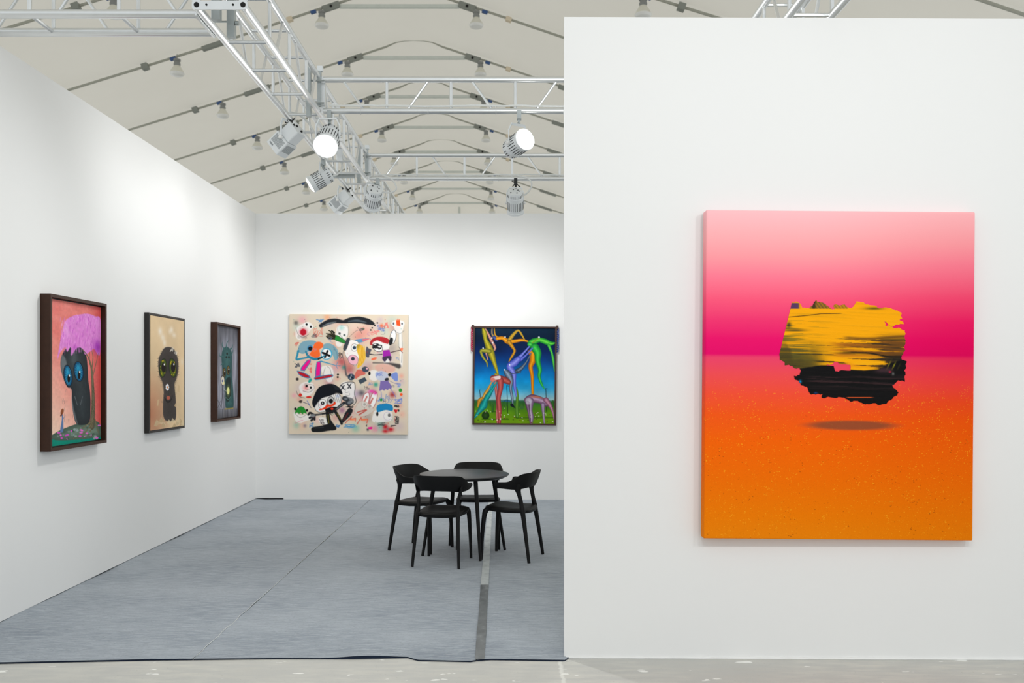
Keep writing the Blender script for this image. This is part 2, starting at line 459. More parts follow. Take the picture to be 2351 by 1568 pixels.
# truss along X over the aisle end of the long wall
def box_truss_x(x0, x1, yf, yb, v0, step, n, label):
    root = thing('box_truss', label, 'truss')
    for y in (yf, yb):
        for z in (ZB, ZT):
            MB().tube((x0, y, z), (x1, y, z), CH + .002, 12).build('chord', M['alu'], root)
    for y, fp in ((yf, 0), (yb, 1)):
        lace(None, lambda s, y=y: (s, y, ZB), lambda s, y=y: (s, y, ZT), None, v0, step, n, fp, root)
    for z in (ZB, ZT):
        for i in range(n):
            MB().tube((v0 + step * i, yf, z), (v0 + step * i, yb, z), BR, 7).build('brace', M['alu'], root)
    return root
ta = box_truss_x(-5.9, -1.835, 5.2, 5.476, -5.515, .534, 7, 'short aluminium box truss crossing over the long wall at its aisle end')
pl = end_plate(ta, (-1.842, 5.338, (ZB + ZT) / 2), (0, 1, 0), (0, 0, 1), (1, 0, 0), .335, hole=False)
# aisle truss that carries the lights of the big painting
taisle = box_truss_x(-2.4, 4.6, .55, .83, -2.2, .53, 12, 'aluminium box truss over the aisle with spotlights turned to the big painting')

def ladder_truss(y, x0, x1, v0, step, flip, lead, label):
    root = thing('ladder_truss', label, 'truss'); zt = 4.005
    for z in (ZB, zt): MB().tube((x0, y, z), (x1, y, z), CH, 12).build('chord', M['alu'], root)
    n = int((x1 - v0) / step) + 1
    for i in range(-1, n):
        s = v0 + step * i
        if i >= 0: MB().tube((s, y, ZB), (s, y, zt), BR, 7).build('brace', M['alu'], root)
        s0, s1 = s + step * .31, s + step * .66
        if s1 > x1: continue
        a, b = ((s0, y, ZB), (s1, y, zt)) if (i + flip) % 2 == 0 else ((s0, y, zt), (s1, y, ZB))
        MB().tube(a, b, BR * .85, 7).build('brace', M['alu'], root)
    for x in (x0, x1): MB().box((x, y, (ZB + zt) / 2), (.03, .03, zt - ZB + .04)).build('end_post', M['alu'], root, smooth=False)
    # white power cable lying on the lower chord, held by thin ties
    pts = []; r = random.Random(int(y * 10))
    for i in range(40):
        t = i / 39; pts.append((x0 + .05 + (x1 - x0 - .1) * t, y - .012, ZB + CH + .009 + .012 * abs(math.sin(t * 9 + y)) * r.uniform(.3, 1)))
    MB().path(pts, .008, 6).build('power_cable', M['cable'], root)
    for x in np.arange(x0 + .3, x1, .55):
        vs = [(x + .002 * (q % 2), y + .029 * math.cos(q * PI / 5), ZB + .006 + .036 * math.sin(q * PI / 5)) for q in range(11)]
        MB().path(vs, .002, 4).build('cable_tie', M['cable'], root)
    return root
l1 = ladder_truss(7.09, -1.485, 1.67, -.971, .5227, 0, 0, 'flat aluminium ladder truss with two blazing spotlights hanging below')
l2 = ladder_truss(9.5, -1.485, 1.67, -.974, .5195, 1, 0, 'flat aluminium ladder truss nearer the white wall with square painting')

# ------------------------------------------------------------------ spotlights
def spotlight(hook, cen, d, style, label, power, lit='side', sc=1.0, cable=None, black=False, cone=155, beam=None):
    hook, cen, d = Vector(hook), Vector(cen), Vector(d).normalized()
    root = thing('spotlight', label, 'spotlight', hook, 0, 'white spotlights on the trusses')
    c = cen - hook; up = Vector((0, 0, 1)); s = d.cross(up).normalized(); u = s.cross(d).normalized()
    hw = .092 * sc
    # clamp on the chord and stem
    mb = MB().box((0, 0, 0), (.035, .06, .07)); mb.box((0, 0, -.045), (.022, .022, .05))
    mb.build('clamp', M['steel'] if not black else M['black_tie'], root)
    ytop = c + up * (.17 * sc)
    MB().path([Vector((0, 0, -.05)), ytop], .009, 6).build('stem', M['steel'] if not black else M['black_tie'], root)
    sh = s.copy(); sh.z = 0; sh.normalize()
    yk = [c + sh * hw, c + sh * hw + up * .11 * sc, c + sh * (hw - .028) + up * .165 * sc, c - sh * (hw - .028) + up * .165 * sc, c - sh * hw + up * .11 * sc, c - sh * hw]
    MB().path(yk, .016 * sc, 4, squash=.4).build('yoke', M['white_metal'], root)
    for g in (-1, 1): MB().lathe([(.016, 0), (.016, .02), (.01, .026)], c + sh * g * (hw - .004), sh * g, 10).build('pivot_knob', M['lamp_rim'], root)
    if style == 'box':
        hb = MB().prism(rrect(.158 * sc, .158 * sc, .012), c, s, u, d, -.01 * sc, .13 * sc)
        hb.prism(rrect(.135 * sc, .135 * sc, .012), c, s, u, d, -.135 * sc, -.016 * sc)
        hb.prism(rrect(.12 * sc, .12 * sc, .01), c, s, u, d, -.02 * sc, -.008 * sc)
        h = hb.build('housing', M['white_metal'], root)
        fb = MB(); fr = Matrix((s, u, d)).transposed()
        for q in range(9):
            for ax, o in ((s, -1), (s, 1), (u, -1)):
                p = c + ax * o * .0795 * sc + d * (.012 + q * .0085) * sc
                size = (.003, .12 * sc, .0038) if ax is s else (.12 * sc, .003, .0038)
                fb.box(p, size, fr)
        tag(fb.build('cooling_fins', M['grey_fin'], h), kind='stuff')
        sb = MB()
        for ax, o in ((s, -1), (s, 1)):
            sb.box(c + ax * o * .0800 * sc + u * .03 * sc + d * .105 * sc, (.003, .045 * sc, .012), fr)
        tag(sb.build('slots', M['grey_fin'], h), kind='stuff')
        kb = MB()
        for xx, zz in ((.03, .04), (-.02, .035), (.035, -.02)):
            kb.lathe([(.010, 0), (.010, .012)], c - d * .134 * sc + s * xx + u * zz, -d, 8)
        tag(kb.build('control_knobs', M['black_tie'], h), kind='stuff')
        ls = MB().lathe([(.062 * sc, .128 * sc), (.062 * sc, .134 * sc)], c, d, 20)
        lf = .134 * sc
    else:
        prof = [(.05, -.135), (.078, -.13), (.084, -.12), (.084, -.07), (.088, -.066), (.088, .095), (.094, .1), (.094, .118), (.086, .12)]
        h = MB().lathe([(r * sc, t * sc) for r, t in prof], c, d, 24).build('housing', M['white_metal'], root)
        vb = MB()
        for q in range(24):
            an = 2 * PI * q / 24; n = s * math.cos(an) + u * math.sin(an); tt = d.cross(n)
            fr = Matrix((n, tt, d)).transposed()
            vb.box(c + n * .0878 * sc + d * .02 * sc, (.004, .0055 * sc, .095 * sc), fr)
            if q % 4 != 3: vb.box(c + n * .0838 * sc - d * .095 * sc, (.004, .006 * sc, .028 * sc), fr)
        tag(vb.build('vent_slots', M['slot'], h), kind='stuff')
        kb = MB()
        for xx, zz in ((.03, .03), (-.045, -.03), (.045, .005), (.02, -.04), (-.02, .045)):
            kb.lathe([(.008 * sc, 0), (.008 * sc, .008)], c - d * .131 * sc + s * xx * sc + u * zz * sc, -d, 8)
        tag(kb.build('rear_holes', M['slot'], h), kind='stuff')
        ls = MB().lathe([(.08 * sc, .119 * sc), (.078 * sc, .126 * sc), (.05 * sc, .134 * sc)], c, d, 24)
        lf = .134 * sc
    ls.build('lens', M['lens_on'] if lit == 'on' else M['lens_side'], h)
    if cable:
        MB().path([Vector(p) - hook for p in cable], .009, 7).build('power_cable', M['cable'], root)
    if black:
        mb = MB(); b0 = Vector((0, 0, -.01))
        for v in ((.03, 0, .05), (-.02, 0, .06), (.045, 0, -.045), (-.045, .01, -.05), (-.05, 0, .02)):
            mb.path([b0, b0 + Vector(v) * .6, b0 + Vector(v) + Vector((.008, 0, -.004))], .006, 5)
        mb.build('cable_tie', M['black_tie'], root)
    if power:
        ld = bpy.data.lights.new('lamp_light', 'SPOT'); ld.energy = power; ld.spot_size = math.radians(cone); ld.spot_blend = 1.0
        ld.shadow_soft_size = .10; ld.color = (1.0, 1.0, .995)
        lo = bpy.data.objects.new('lamp_light', ld); COL.objects.link(lo); lo.parent = root
        lo.location = c + d * (lf + .035); dd = Vector(beam).normalized() if beam else d
        lo.rotation_euler = dd.to_track_quat('-Z', 'Y').to_euler()
    return root

def spline(pts, n=8):
    pts = [Vector(p) for p in pts]; out = []
    for i in range(len(pts) - 1):
        p0, p1, p2, p3 = pts[max(i - 1, 0)], pts[i], pts[i + 1], pts[min(i + 2, len(pts) - 1)]
        for k in range(n):
            t = k / n
            out.append(.5 * ((2 * p1) + (p2 - p0) * t + (2 * p0 - 5 * p1 + 4 * p2 - p3) * t * t + (3 * p1 - p0 - 3 * p2 + p3) * t ** 3))
    out.append(pts[-1]); return out

dl = (-.74, .22, -.62)
spotlight((LX, 7.30, 3.715), at(658, 321, 7.22), dl, 'box', 'boxy white spotlight on black tie, turned to the long wall beside a blazing one', P_WALL, sc=.96, black=True, cable=spline([at(668, 258, 7.35), at(690, 266, 7.4), at(708, 282, 7.4), at(722, 305, 7.4)]), beam=(-.80, .12, -.45))
cc = at(735, 412, 8.55)
spotlight((LX, 8.62, 3.715), cc, (-.8, -.12, -.5), 'round', 'slim white spotlight with pale cable loop and glowing lens rim, turned to the long wall', P_WALL, sc=.92,
          cable=spline([at(758, 404, 8.6), at(775, 400, 8.7), at(786, 385, 8.75), at(780, 365, 8.75), at(770, 345, 8.72)]), beam=(-.80, .0, -.45))
spotlight((LX, 9.95, 3.715), at(784, 463, 9.85), dl, 'box', 'boxy white spotlight on black cable tie, turned to the long wall near its corner', P_WALL, sc=.96, black=True, beam=(-.80, -.1, -.45))
spotlight((-1.40, 9.5, 3.715), at(857, 456, 9.5), (-.25, .72, -.64), 'round', 'white vented spotlight with cable loop, its back to the aisle, beside the box truss', P_BACK,
          cable=spline([at(878, 402, 9.45), at(900, 412, 9.4), at(910, 432, 9.4), at(898, 442, 9.42), at(872, 440, 9.45)]), beam=(-.05, .55, -.83))
spotlight((.104, 9.5, 3.715), at(1183, 466, 9.5), (.02, .6, -.8), 'round', 'white vented spotlight hanging alone on a black clamp from the ladder truss', P_BACK, black=True,
          cable=spline([at(1188, 404, 9.45), at(1210, 408, 9.42), at(1221, 422, 9.42), at(1215, 438, 9.43), at(1204, 448, 9.45)]), beam=(-.05, .55, -.83))
spotlight((-1.436, 7.09, 3.715), at(753, 322, 7.05), (0.0, -.8, -.6), 'round', 'blazing white spotlight shining at the aisle, hung beside the box truss', P_FRONT, lit='on', sc=1.05)
spotlight((.106, 7.09, 3.715), at(1189, 331, 7.08), (.5, -.84, .12), 'round', 'blazing white spotlight tilted up toward the thick partition', P_FRONT * .5, lit='on', sc=.95)
for x, tx in ((.4, 1.0), (1.6, 1.65), (2.9, 2.2)):
    spotlight((x, .83, 3.715), (x, .93, 3.45), (tx - x, 3.9, -.95), 'round', 'white spotlight on the aisle truss lighting the large sunset painting', P_AISLE, cone=130)

# ------------------------------------------------------------------ roof arches and hall lamps
def make_arch():
    root = thing('roof_arch', 'grey metal roof arch with tie bar beneath the tent cloth', 'roof arch', (HALL_X, Y0, 0), 0, 'roof arches of the tent')
    for g in (-1, 1):
        pts = [(g * l, 0, roof_z(l) + (.06 if l < 1 else -.02)) for l in (0, .4, .75, 1.2, 1.6, 2.14, 2.98, 4.5, 6.5, 9.05, 11.8, 15.0, 17.4)]
        MB().path(pts, [.006, .012, .022] + [.04] * (len(pts) - 3), 4, squash=1.2).build('beam', M['rail'], root)
        R = Matrix.Rotation(math.atan(.33) * g, 3, 'Y')
        gp = MB().box((g * 2.42, -.06, roof_z(2.42) - .1), (.62, .12, .22), R)
        gp = gp.build('gusset_plate', M['gusset'], root)
        MB().lathe([(.05, 0), (.05, .02)], (g * 2.42, -.13, roof_z(2.42) - .1), (0, -1, 0), 8).build('bolt', M['dark_gap'], gp)
        MB().box((g * 6.5, -.02, roof_z(6.5) - .05), (1.1, .18, .14), R).build('splice_plate', M['gusset'], root)
        MB().box((g * 9.05, -.05, roof_z(9.05) - .06), (.22, .22, .2), R).build('connector', M['gusset'], root)
        MB().box((g * 3.9, -.05, roof_z(3.9) - .06), (.2, .2, .14), R).build('connector', M['linen'], root)
        for l in (3.05, 8.05): MB().box((g * l, -.08, roof_z(l) - .1), (.2, .1, .1), R).build('clip', M['blue_bit'], root)
    MB().path([(-2.14, 0, 14.83), (2.14, 0, 14.83)], .085, 4).build('tie_bar', M['tie'], root)
    return root
arch = make_arch()
def make_bay_lamp():
    root = thing('high_bay_lamp', 'hall lamp with grey neck and frosted shade hanging from a roof arch', 'lamp', (0, 0, 0), 0, 'hall lamps hanging from the roof arches')
    MB().tube((0, 0, 0), (0, 0, -.2), .012, 5).build('hook', M['gusset'], root)
    MB().lathe([(.07, -.17), (.125, -.19), (.125, -.26), (.1, -.27), (.1, -.33), (.12, -.34), (.12, -.40), (.1, -.43)], (0, 0, 0), (0, 0, 1), 16).build('neck', M['lamp_neck'], root)
    MB().lathe([(.1, -.42), (.15, -.5), (.215, -.6), (.25, -.68)], (0, 0, 0), (0, 0, 1), 20).build('shade', M['lamp_glass'], root)
    MB().lathe([(.25, -.675), (.255, -.7), (.22, -.76), (.14, -.79), (.02, -.8)], (0, 0, 0), (0, 0, 1), 20).build('bowl', M['lamp_rim'], root)
    return root
bay = make_bay_lamp(); first = True
for k in range(-2, 8):
    a = arch if k == -2 else copy_tree(arch)
    a.location = (HALL_X, Y0 + BAY * k, 0)
    for l in (-7.9, -2.75, 2.75, 7.9):
        if k == -2 and abs(l) < 5: continue
        b = bay if first else copy_tree(bay); first = False
        b.location = (HALL_X + l, Y0 + BAY * k - .1, roof_z(l) + .02)

# ------------------------------------------------------------------ table and chairs
TC = Vector((-.374, 7.80, .012))
tbl = thing('round_table', 'round black table with four slanted tapered legs on grey carpet', 'table', TC)
MB().lathe([(.36, .678), (.39, .692), (.4, .701), (.398, .709), (.39, .711), (.01, .711)], (0, 0, 0), (0, 0, 1), 72).build('tabletop', M['table'], tbl, angle=50)
mb = MB()
for i, (fx, fy) in enumerate(((-.362, -.13), (.154, -.347), (.362, .14), (-.154, .35))):
    MB().path([(fx, fy, 0), (fx * .86, fy * .86, .32), (fx * .7, fy * .7, .69)], [.0125, .0165, .0195], 12).build('leg', M['black_plastic'], tbl)
MB().box((.30, -.1, .672), (.03, .016, .02)).build('glide_bracket', M['black_plastic'], tbl)

def make_chair():
    root = thing('armchair', 'black', 'chair')
    m = M['black_plastic']
    # seat: rounded plan with a saddle dip and a lip turning down at the front
    NR, NA = 9, 40; vs = []; fs = []
    def plan(a):
        ca, sa = math.cos(a), math.sin(a); e = 2 / 4.2
        x = .205 * math.copysign(abs(ca) ** e, ca); y = .205 * math.copysign(abs(sa) ** e, sa)
        if y < 0: x *= 1 - .12 * (-y / .205)
        return x, y
    def zz(x, y, r): return .452 + .018 * max(0, y / .2) ** 1.5 - .012 * math.exp(-((x / .12) ** 2 + ((y + .05) / .12) ** 2)) - .02 * r ** 8 + .006 * abs(x / .2) ** 2
    for side in (0, 1):
        vs.append((0, 0, zz(0, 0, 0) - .022 * side))
        for i in range(1, NR):
            r = i / (NR - 1)
            for k in range(NA):
                x, y = plan(2 * PI * k / NA)
                vs.append((x * r * (1 - .03 * side), y * r * (1 - .03 * side), zz(x * r, y * r, r) - (.024 if side else 0)))
    S = 1 + (NR - 1) * NA
    for side in (0, 1):
        o = side * S
        for k in range(NA):
            k2 = (k + 1) % NA
            f = (o, o + 1 + k, o + 1 + k2); fs.append(f[::-1] if side else f)
            for i in range(NR - 2):
                a = o + 1 + i * NA
                f = (a + k, a + NA + k, a + NA + k2, a + k2); fs.append(f[::-1] if side else f)
    a = 1 + (NR - 2) * NA
    for k in range(NA):
        k2 = (k + 1) % NA; fs.append((a + k, S + a + k, S + a + k2, a + k2))
    MB().add(vs, fs).build('seat', m, root, angle=60)
    # backrest band with stub arms; flares outwards towards its top
    half = [(0, -.240, .757, .627), (.06, -.238, .757, .627), (.115, -.226, .757, .626), (.165, -.200, .755, .622), (.203, -.155, .745, .616),
            (.224, -.100, .712, .614), (.232, -.045, .684, .618), (.234, .01, .678, .622), (.234, .055, .676, .624), (.234, .072, .668, .632), (.234, .076, .655, .645)]
    cur = [(-x, y, t, b) for x, y, t, b in half[:0:-1]] + half
    # resample smoothly
    P = np.array(cur); out = []
    for i in range(len(P) - 1):
        p0, p1, p2, p3 = P[max(i - 1, 0)], P[i], P[i + 1], P[min(i + 2, len(P) - 1)]
        for k in range(4):
            t = k / 4; out.append(.5 * (2 * p1 + (p2 - p0) * t + (2 * p0 - 5 * p1 + 4 * p2 - p3) * t * t + (3 * p1 - p0 - 3 * p2 + p3) * t ** 3))
    out.append(P[-1]); Q = np.array(out); n = len(Q)
    T = np.gradient(Q[:, :2], axis=0); T /= np.linalg.norm(T, axis=1)[:, None]; Nn = np.stack([T[:, 1], -T[:, 0]], 1)   # outward
    vs = []; fs = []; NV = 7; ring = 2 * NV
    for i in range(n):
        x, y, t, b = Q[i]; fl = .042 * min(1, max(0, (t - .66) / .09)) + .006
        for sd in (0, 1):
            for j in (range(NV) if sd == 0 else range(NV - 1, -1, -1)):
                w = j / (NV - 1); z = b + (t - b) * w
                edge = .25 + .75 * math.sin(PI * (.06 + .88 * w)) ** .5
                off = -fl * (1 - w) + (.0085 if sd == 0 else -.0085) * edge
                vs.append((x + Nn[i, 0] * off, y + Nn[i, 1] * off, z))
    for i in range(n - 1):
        for j in range(ring):
            a = i * ring + j; b2 = i * ring + (j + 1) % ring
            fs.append((a, b2, b2 + ring, a + ring))
    fs.append(tuple(range(ring - 1, -1, -1))); fs.append(tuple((n - 1) * ring + j for j in range(ring)))
    MB().add(vs, fs).build('backrest', m, root, angle=60)
    for g in (-1, 1):
        pts = spline([(g * .2, -.222, 0), (g * .187, -.19, .22), (g * .174, -.158, .42), (g * .169, -.142, .5), (g * .176, -.125, .575), (g * .188, -.116, .625), (g * .199, -.114, .662)], 5)
        rad = np.interp([p.z for p in pts], [0, .22, .40, .44, .5, .565, .6, .635, .665], [.0140, .0175, .0215, .024, .0185, .019, .024, .038, .026])
        MB().path(pts, list(rad), 10, squash=list(np.interp([p.z for p in pts], [0, .46, .57, .635, .665], [.85, .75, .7, .24, .2]))).build('leg', m, root, angle=60)
        pts = spline([(g * .192, .215, 0), (g * .186, .205, .22), (g * .178, .186, .40), (g * .160, .160, .436)], 5)
        rad = np.interp([p.z for p in pts], [0, .22, .38, .42, .45], [.0135, .0175, .022, .026, .010])
        MB().path(pts, list(rad), 10, squash=.85).build('leg', m, root, angle=60)
        # side apron joining the legs under the seat
        MB().path([(g * .174, -.16, .432), (g * .182, 0, .437), (g * .172, .175, .436)], [.016, .012, .016], 8).build('side_rail', m, root)
    MB().path([(-.174, -.158, .432), (0, -.185, .431), (.174, -.158, .432)], [.018, .014, .018], 8).build('rear_rail', m, root)
    return root
ch = make_chair()
def place(i, rear, front, label):
    o = ch if i == 0 else copy_tree(ch)
    rear, front = Vector(rear), Vector(front); c = (rear + front) / 2; d = front - rear
    o.location = (c.x, c.y, .012); o.rotation_euler = (0, 0, math.atan2(d.y, d.x) - PI / 2)
    tag(o, label, 'chair', 'armchairs around the round table')
place(0, (-.584, 7.19), (-.491, 7.624), 'black plastic armchair with its backrest toward the aisle, tucked at the round table')
place(1, (-.973, 8.096), (-.579, 7.899), 'black plastic armchair at the table on the side of the long wall')
place(2, (.258, 7.556), (-.157, 7.703), 'black plastic armchair standing over the pale tape, next to the thick partition')
place(3, (-.268, 8.385), (-.256, 7.945), 'black plastic armchair between the table and the white wall, its seat facing the aisle')

# ------------------------------------------------------------------ painting engine
def vnoise(h, w, cy, cx, seed=0, octv=3):
    r = np.random.default_rng(seed); out = np.zeros((h, w)); amp = 1; tot = 0
    for o in range(octv):
        gy, gx = max(2, int(cy * 2 ** o)), max(2, int(cx * 2 ** o))
        g = r.random((gy + 2, gx + 2)); yy = np.linspace(0, gy, h); xx = np.linspace(0, gx, w)
        y0 = np.minimum(yy.astype(int), gy); x0 = np.minimum(xx.astype(int), gx)
        fy = (yy - y0)[:, None]; fx = (xx - x0)[None]; fy = fy * fy * (3 - 2 * fy); fx = fx * fx * (3 - 2 * fx)
        v = g[y0][:, x0] * (1 - fy) * (1 - fx) + g[y0 + 1][:, x0] * fy * (1 - fx) + g[y0][:, x0 + 1] * (1 - fy) * fx + g[y0 + 1][:, x0 + 1] * fy * fx
        out += amp * v; tot += amp; amp *= .5
    return out / tot

class Art:
    def __init__(s, w, h, quad, bg):
        s.w, s.h = w, h; s.im = np.ones((h, w, 3)) * np.array(bg, float)
        A = []; B = []
        for (x, y), (u, v) in zip(quad, ((0, 0), (w - 1, 0), (w - 1, h - 1), (0, h - 1))):
            A.append([x, y, 1, 0, 0, 0, -u * x, -u * y]); B.append(u)
            A.append([0, 0, 0, x, y, 1, -v * x, -v * y]); B.append(v)
        s.H = np.append(np.linalg.solve(np.array(A, float), np.array(B, float)), 1).reshape(3, 3)
        q = np.array(quad, float)
        s.k = h / ((np.linalg.norm(q[3] - q[0]) + np.linalg.norm(q[2] - q[1])) / 2)
    def m(s, pts):
        p = np.c_[np.array(pts, float), np.ones(len(pts))] @ s.H.T; return p[:, :2] / p[:, 2:]
    def win(s, lo, hi):
        x0, y0 = max(0, int(lo[0])), max(0, int(lo[1])); x1, y1 = min(s.w, int(hi[0]) + 2), min(s.h, int(hi[1]) + 2)
        if x1 <= x0 or y1 <= y0: return None
        X, Y = np.meshgrid(np.arange(x0, x1), np.arange(y0, y1)); return x0, y0, x1, y1, X, Y
    def put(s, wn, a, col):
        x0, y0, x1, y1, X, Y = wn; col = np.asarray(col, float)
        t = s.im[y0:y1, x0:x1]; s.im[y0:y1, x0:x1] = t * (1 - a[..., None]) + col * a[..., None]
    @staticmethod
    def seg(X, Y, a, b):
        d = b - a; L = d @ d + 1e-9; t = np.clip(((X - a[0]) * d[0] + (Y - a[1]) * d[1]) / L, 0, 1)
        return np.hypot(X - a[0] - t * d[0], Y - a[1] - t * d[1]), t
    def poly(s, pts, col, soft=1.2, alpha=1.0, curve=True, col2=None, g=None, edge=None, ew=3):
        P = s.m(s.smooth(pts) if curve else pts); so = max(.7, soft * s.k)
        wn = s.win(P.min(0) - so * 2 - 3, P.max(0) + so * 2 + 3)
        if wn is None: return
        X, Y = wn[4], wn[5]; D = np.full(X.shape, 1e9); ins = np.zeros(X.shape, bool)
        for i in range(len(P)):
            a, b = P[i - 1], P[i]; D = np.minimum(D, s.seg(X, Y, a, b)[0])
            if a[1] != b[1]:
                c = (a[1] > Y) != (b[1] > Y); xi = (b[0] - a[0]) * (Y - a[1]) / (b[1] - a[1]) + a[0]; ins ^= c & (X < xi)
        sd = np.where(ins, D, -D); A = np.clip(.5 + sd / (2 * so), 0, 1); A = A * A * (3 - 2 * A) * alpha
        c = np.array(col, float)
        if col2 is not None:
            if g is None:      # shaded towards the rim
                t = np.clip(sd / (max(sd.max(), 1) * .9), 0, 1)[..., None]; c = np.array(col2, float) * (1 - t) + c * t
            else:
                p, q = s.m([g[0], g[1]]); d = q - p; t = np.clip(((X - p[0]) * d[0] + (Y - p[1]) * d[1]) / (d @ d), 0, 1)[..., None]
                c = c * (1 - t) + np.array(col2, float) * t
        s.put(wn, A, c)
        if edge is not None: s.line(list(pts) + [pts[0]], ew, edge, .8, curve=curve)
    @staticmethod
    def smooth(pts, n=5, closed=True):
        P = np.array(pts, float); N = len(P); out = []
        if N < 3: return P
        for i in range(N if closed else N - 1):
            if closed: p0, p1, p2, p3 = P[i - 1], P[i], P[(i + 1) % N], P[(i + 2) % N]
            else: p0, p1, p2, p3 = P[max(i - 1, 0)], P[i], P[i + 1], P[min(i + 2, N - 1)]
            for k in range(n):
                t = k / n; out.append(.5 * (2 * p1 + (p2 - p0) * t + (2 * p0 - 5 * p1 + 4 * p2 - p3) * t * t + (3 * p1 - p0 - 3 * p2 + p3) * t ** 3))
        if not closed: out.append(P[-1])
        return np.array(out)
    def ell(s, cx, cy, rx, ry, col, rot=0, **kw):
        a = np.linspace(0, 2 * PI, 18, endpoint=False); c, n = math.cos(rot), math.sin(rot)
        s.poly([(cx + rx * math.cos(t) * c - ry * math.sin(t) * n, cy + rx * math.cos(t) * n + ry * math.sin(t) * c) for t in a], col, curve=False, **kw)
    def line(s, pts, wid, col, soft=1.0, alpha=1.0, curve=True, col2=None):
        Q = s.smooth(pts, 5, False) if curve else np.array(pts, float); P = s.m(Q)
        wl = np.interp(np.linspace(0, 1, len(P)), np.linspace(0, 1, len(wid)), wid) if hasattr(wid, '__len__') else np.full(len(P), wid)
        R = wl * s.k / 2; so = max(.6, soft * s.k); mx = R.max() + 2 * so + 2
        wn = s.win(P.min(0) - mx, P.max(0) + mx)
        if wn is None: return
        X, Y = wn[4], wn[5]; D = np.full(X.shape, -1e9); TT = np.zeros(X.shape)
        for i in range(len(P) - 1):
            d, t = s.seg(X, Y, P[i], P[i + 1]); v = R[i] * (1 - t) + R[i + 1] * t - d
            up = v > D; TT = np.where(up, (v / (R[i] * (1 - t) + R[i + 1] * t + 1e-6)), TT); D = np.maximum(D, v)
        A = np.clip(.5 + D / (2 * so), 0, 1) * alpha; c = np.array(col, float)
        if col2 is not None:
            t = np.clip(TT, 0, 1)[..., None]; c = np.array(col2, float) * (1 - t) + c * t
        s.put(wn, A, c)
    def spray(s, cx, cy, r, col, alpha=.7, ry=None):
        c, = s.m([(cx, cy)]); R = r * s.k; RY = (ry or r) * s.k; wn = s.win(c - 2.6 * max(R, RY), c + 2.6 * max(R, RY))
        if wn is None: return
        d = ((wn[4] - c[0]) / R) ** 2 + ((wn[5] - c[1]) / RY) ** 2; s.put(wn, alpha * np.exp(-d * 1.2), col)
    def scribble(s, cx, cy, r, col, n=14, wid=3, seed=0, ry=None):
        q = np.random.default_rng(seed); p = np.c_[cx + q.uniform(-r, r, n), cy + q.uniform(-1, 1, n) * (ry or r)]; s.line(p, wid, col)
    def grain(s, cy, cx, amp, seed=0, octv=3):
        s.im *= (1 + amp * (vnoise(s.h, s.w, cy, cx, seed, octv) - .5) * 2)[..., None]; s.im = np.clip(s.im, 0, 255)
    def mesh(s, name, w, h, y, parent, mat, gain=1.0):
        H, Wd = s.h, s.w; xs = np.linspace(-w / 2, w / 2, Wd); zs = np.linspace(h / 2, -h / 2, H)
        X, Z = np.meshgrid(xs, zs); co = np.stack([X, np.full_like(X, y), Z], -1).reshape(-1, 3)
        I = np.arange(H * Wd).reshape(H, Wd)
        F_ = np.stack([I[:-1, :-1], I[1:, :-1], I[1:, 1:], I[:-1, 1:]], -1).reshape(-1, 4)
        me = bpy.data.meshes.new(name); nf = len(F_)
        me.vertices.add(len(co)); me.vertices.foreach_set('co', co.ravel())
        me.loops.add(nf * 4); me.loops.foreach_set('vertex_index', F_.ravel().astype(np.int32))
        me.polygons.add(nf); me.polygons.foreach_set('loop_start', np.arange(0, nf * 4, 4, dtype=np.int32))
        me.update(calc_edges=True); me.validate()
        ca = me.color_attributes.new('paint', 'FLOAT_COLOR', 'POINT')
        c = np.ones((H * Wd, 4), np.float32); c[:, :3] = np.clip(lin(np.clip(s.im, 0, 255)).reshape(-1, 3) * gain, 0, .95)
        ca.data.foreach_set('color', c.ravel()); me.materials.append(mat)
        o = bpy.data.objects.new(name, me); COL.objects.link(o); o.parent = parent
        return o

def frame_bars(root, w, h, depth, lip, mat, y0=0.0):
    """four mitred rails; the outside is w x h, the front at y = -depth"""
    o = [(-w / 2, -h / 2), (w / 2, -h / 2), (w / 2, h / 2), (-w / 2, h / 2)]
    i_ = [(-w / 2 + lip, -h / 2 + lip), (w / 2 - lip, -h / 2 + lip), (w / 2 - lip, h / 2 - lip), (-w / 2 + lip, h / 2 - lip)]
    for k in range(4):
        n = (k + 1) % 4; q = [o[k], o[n], i_[n], i_[k]]
        vs = [(x, -depth, z) for x, z in q] + [(x, y0, z) for x, z in q]
        MB().add(vs, [(0, 1, 2, 3), (7, 6, 5, 4), (1, 0, 4, 5), (2, 1, 5, 6), (3, 2, 6, 7), (0, 3, 7, 4)]).build('frame_rail', mat, root, smooth=False)

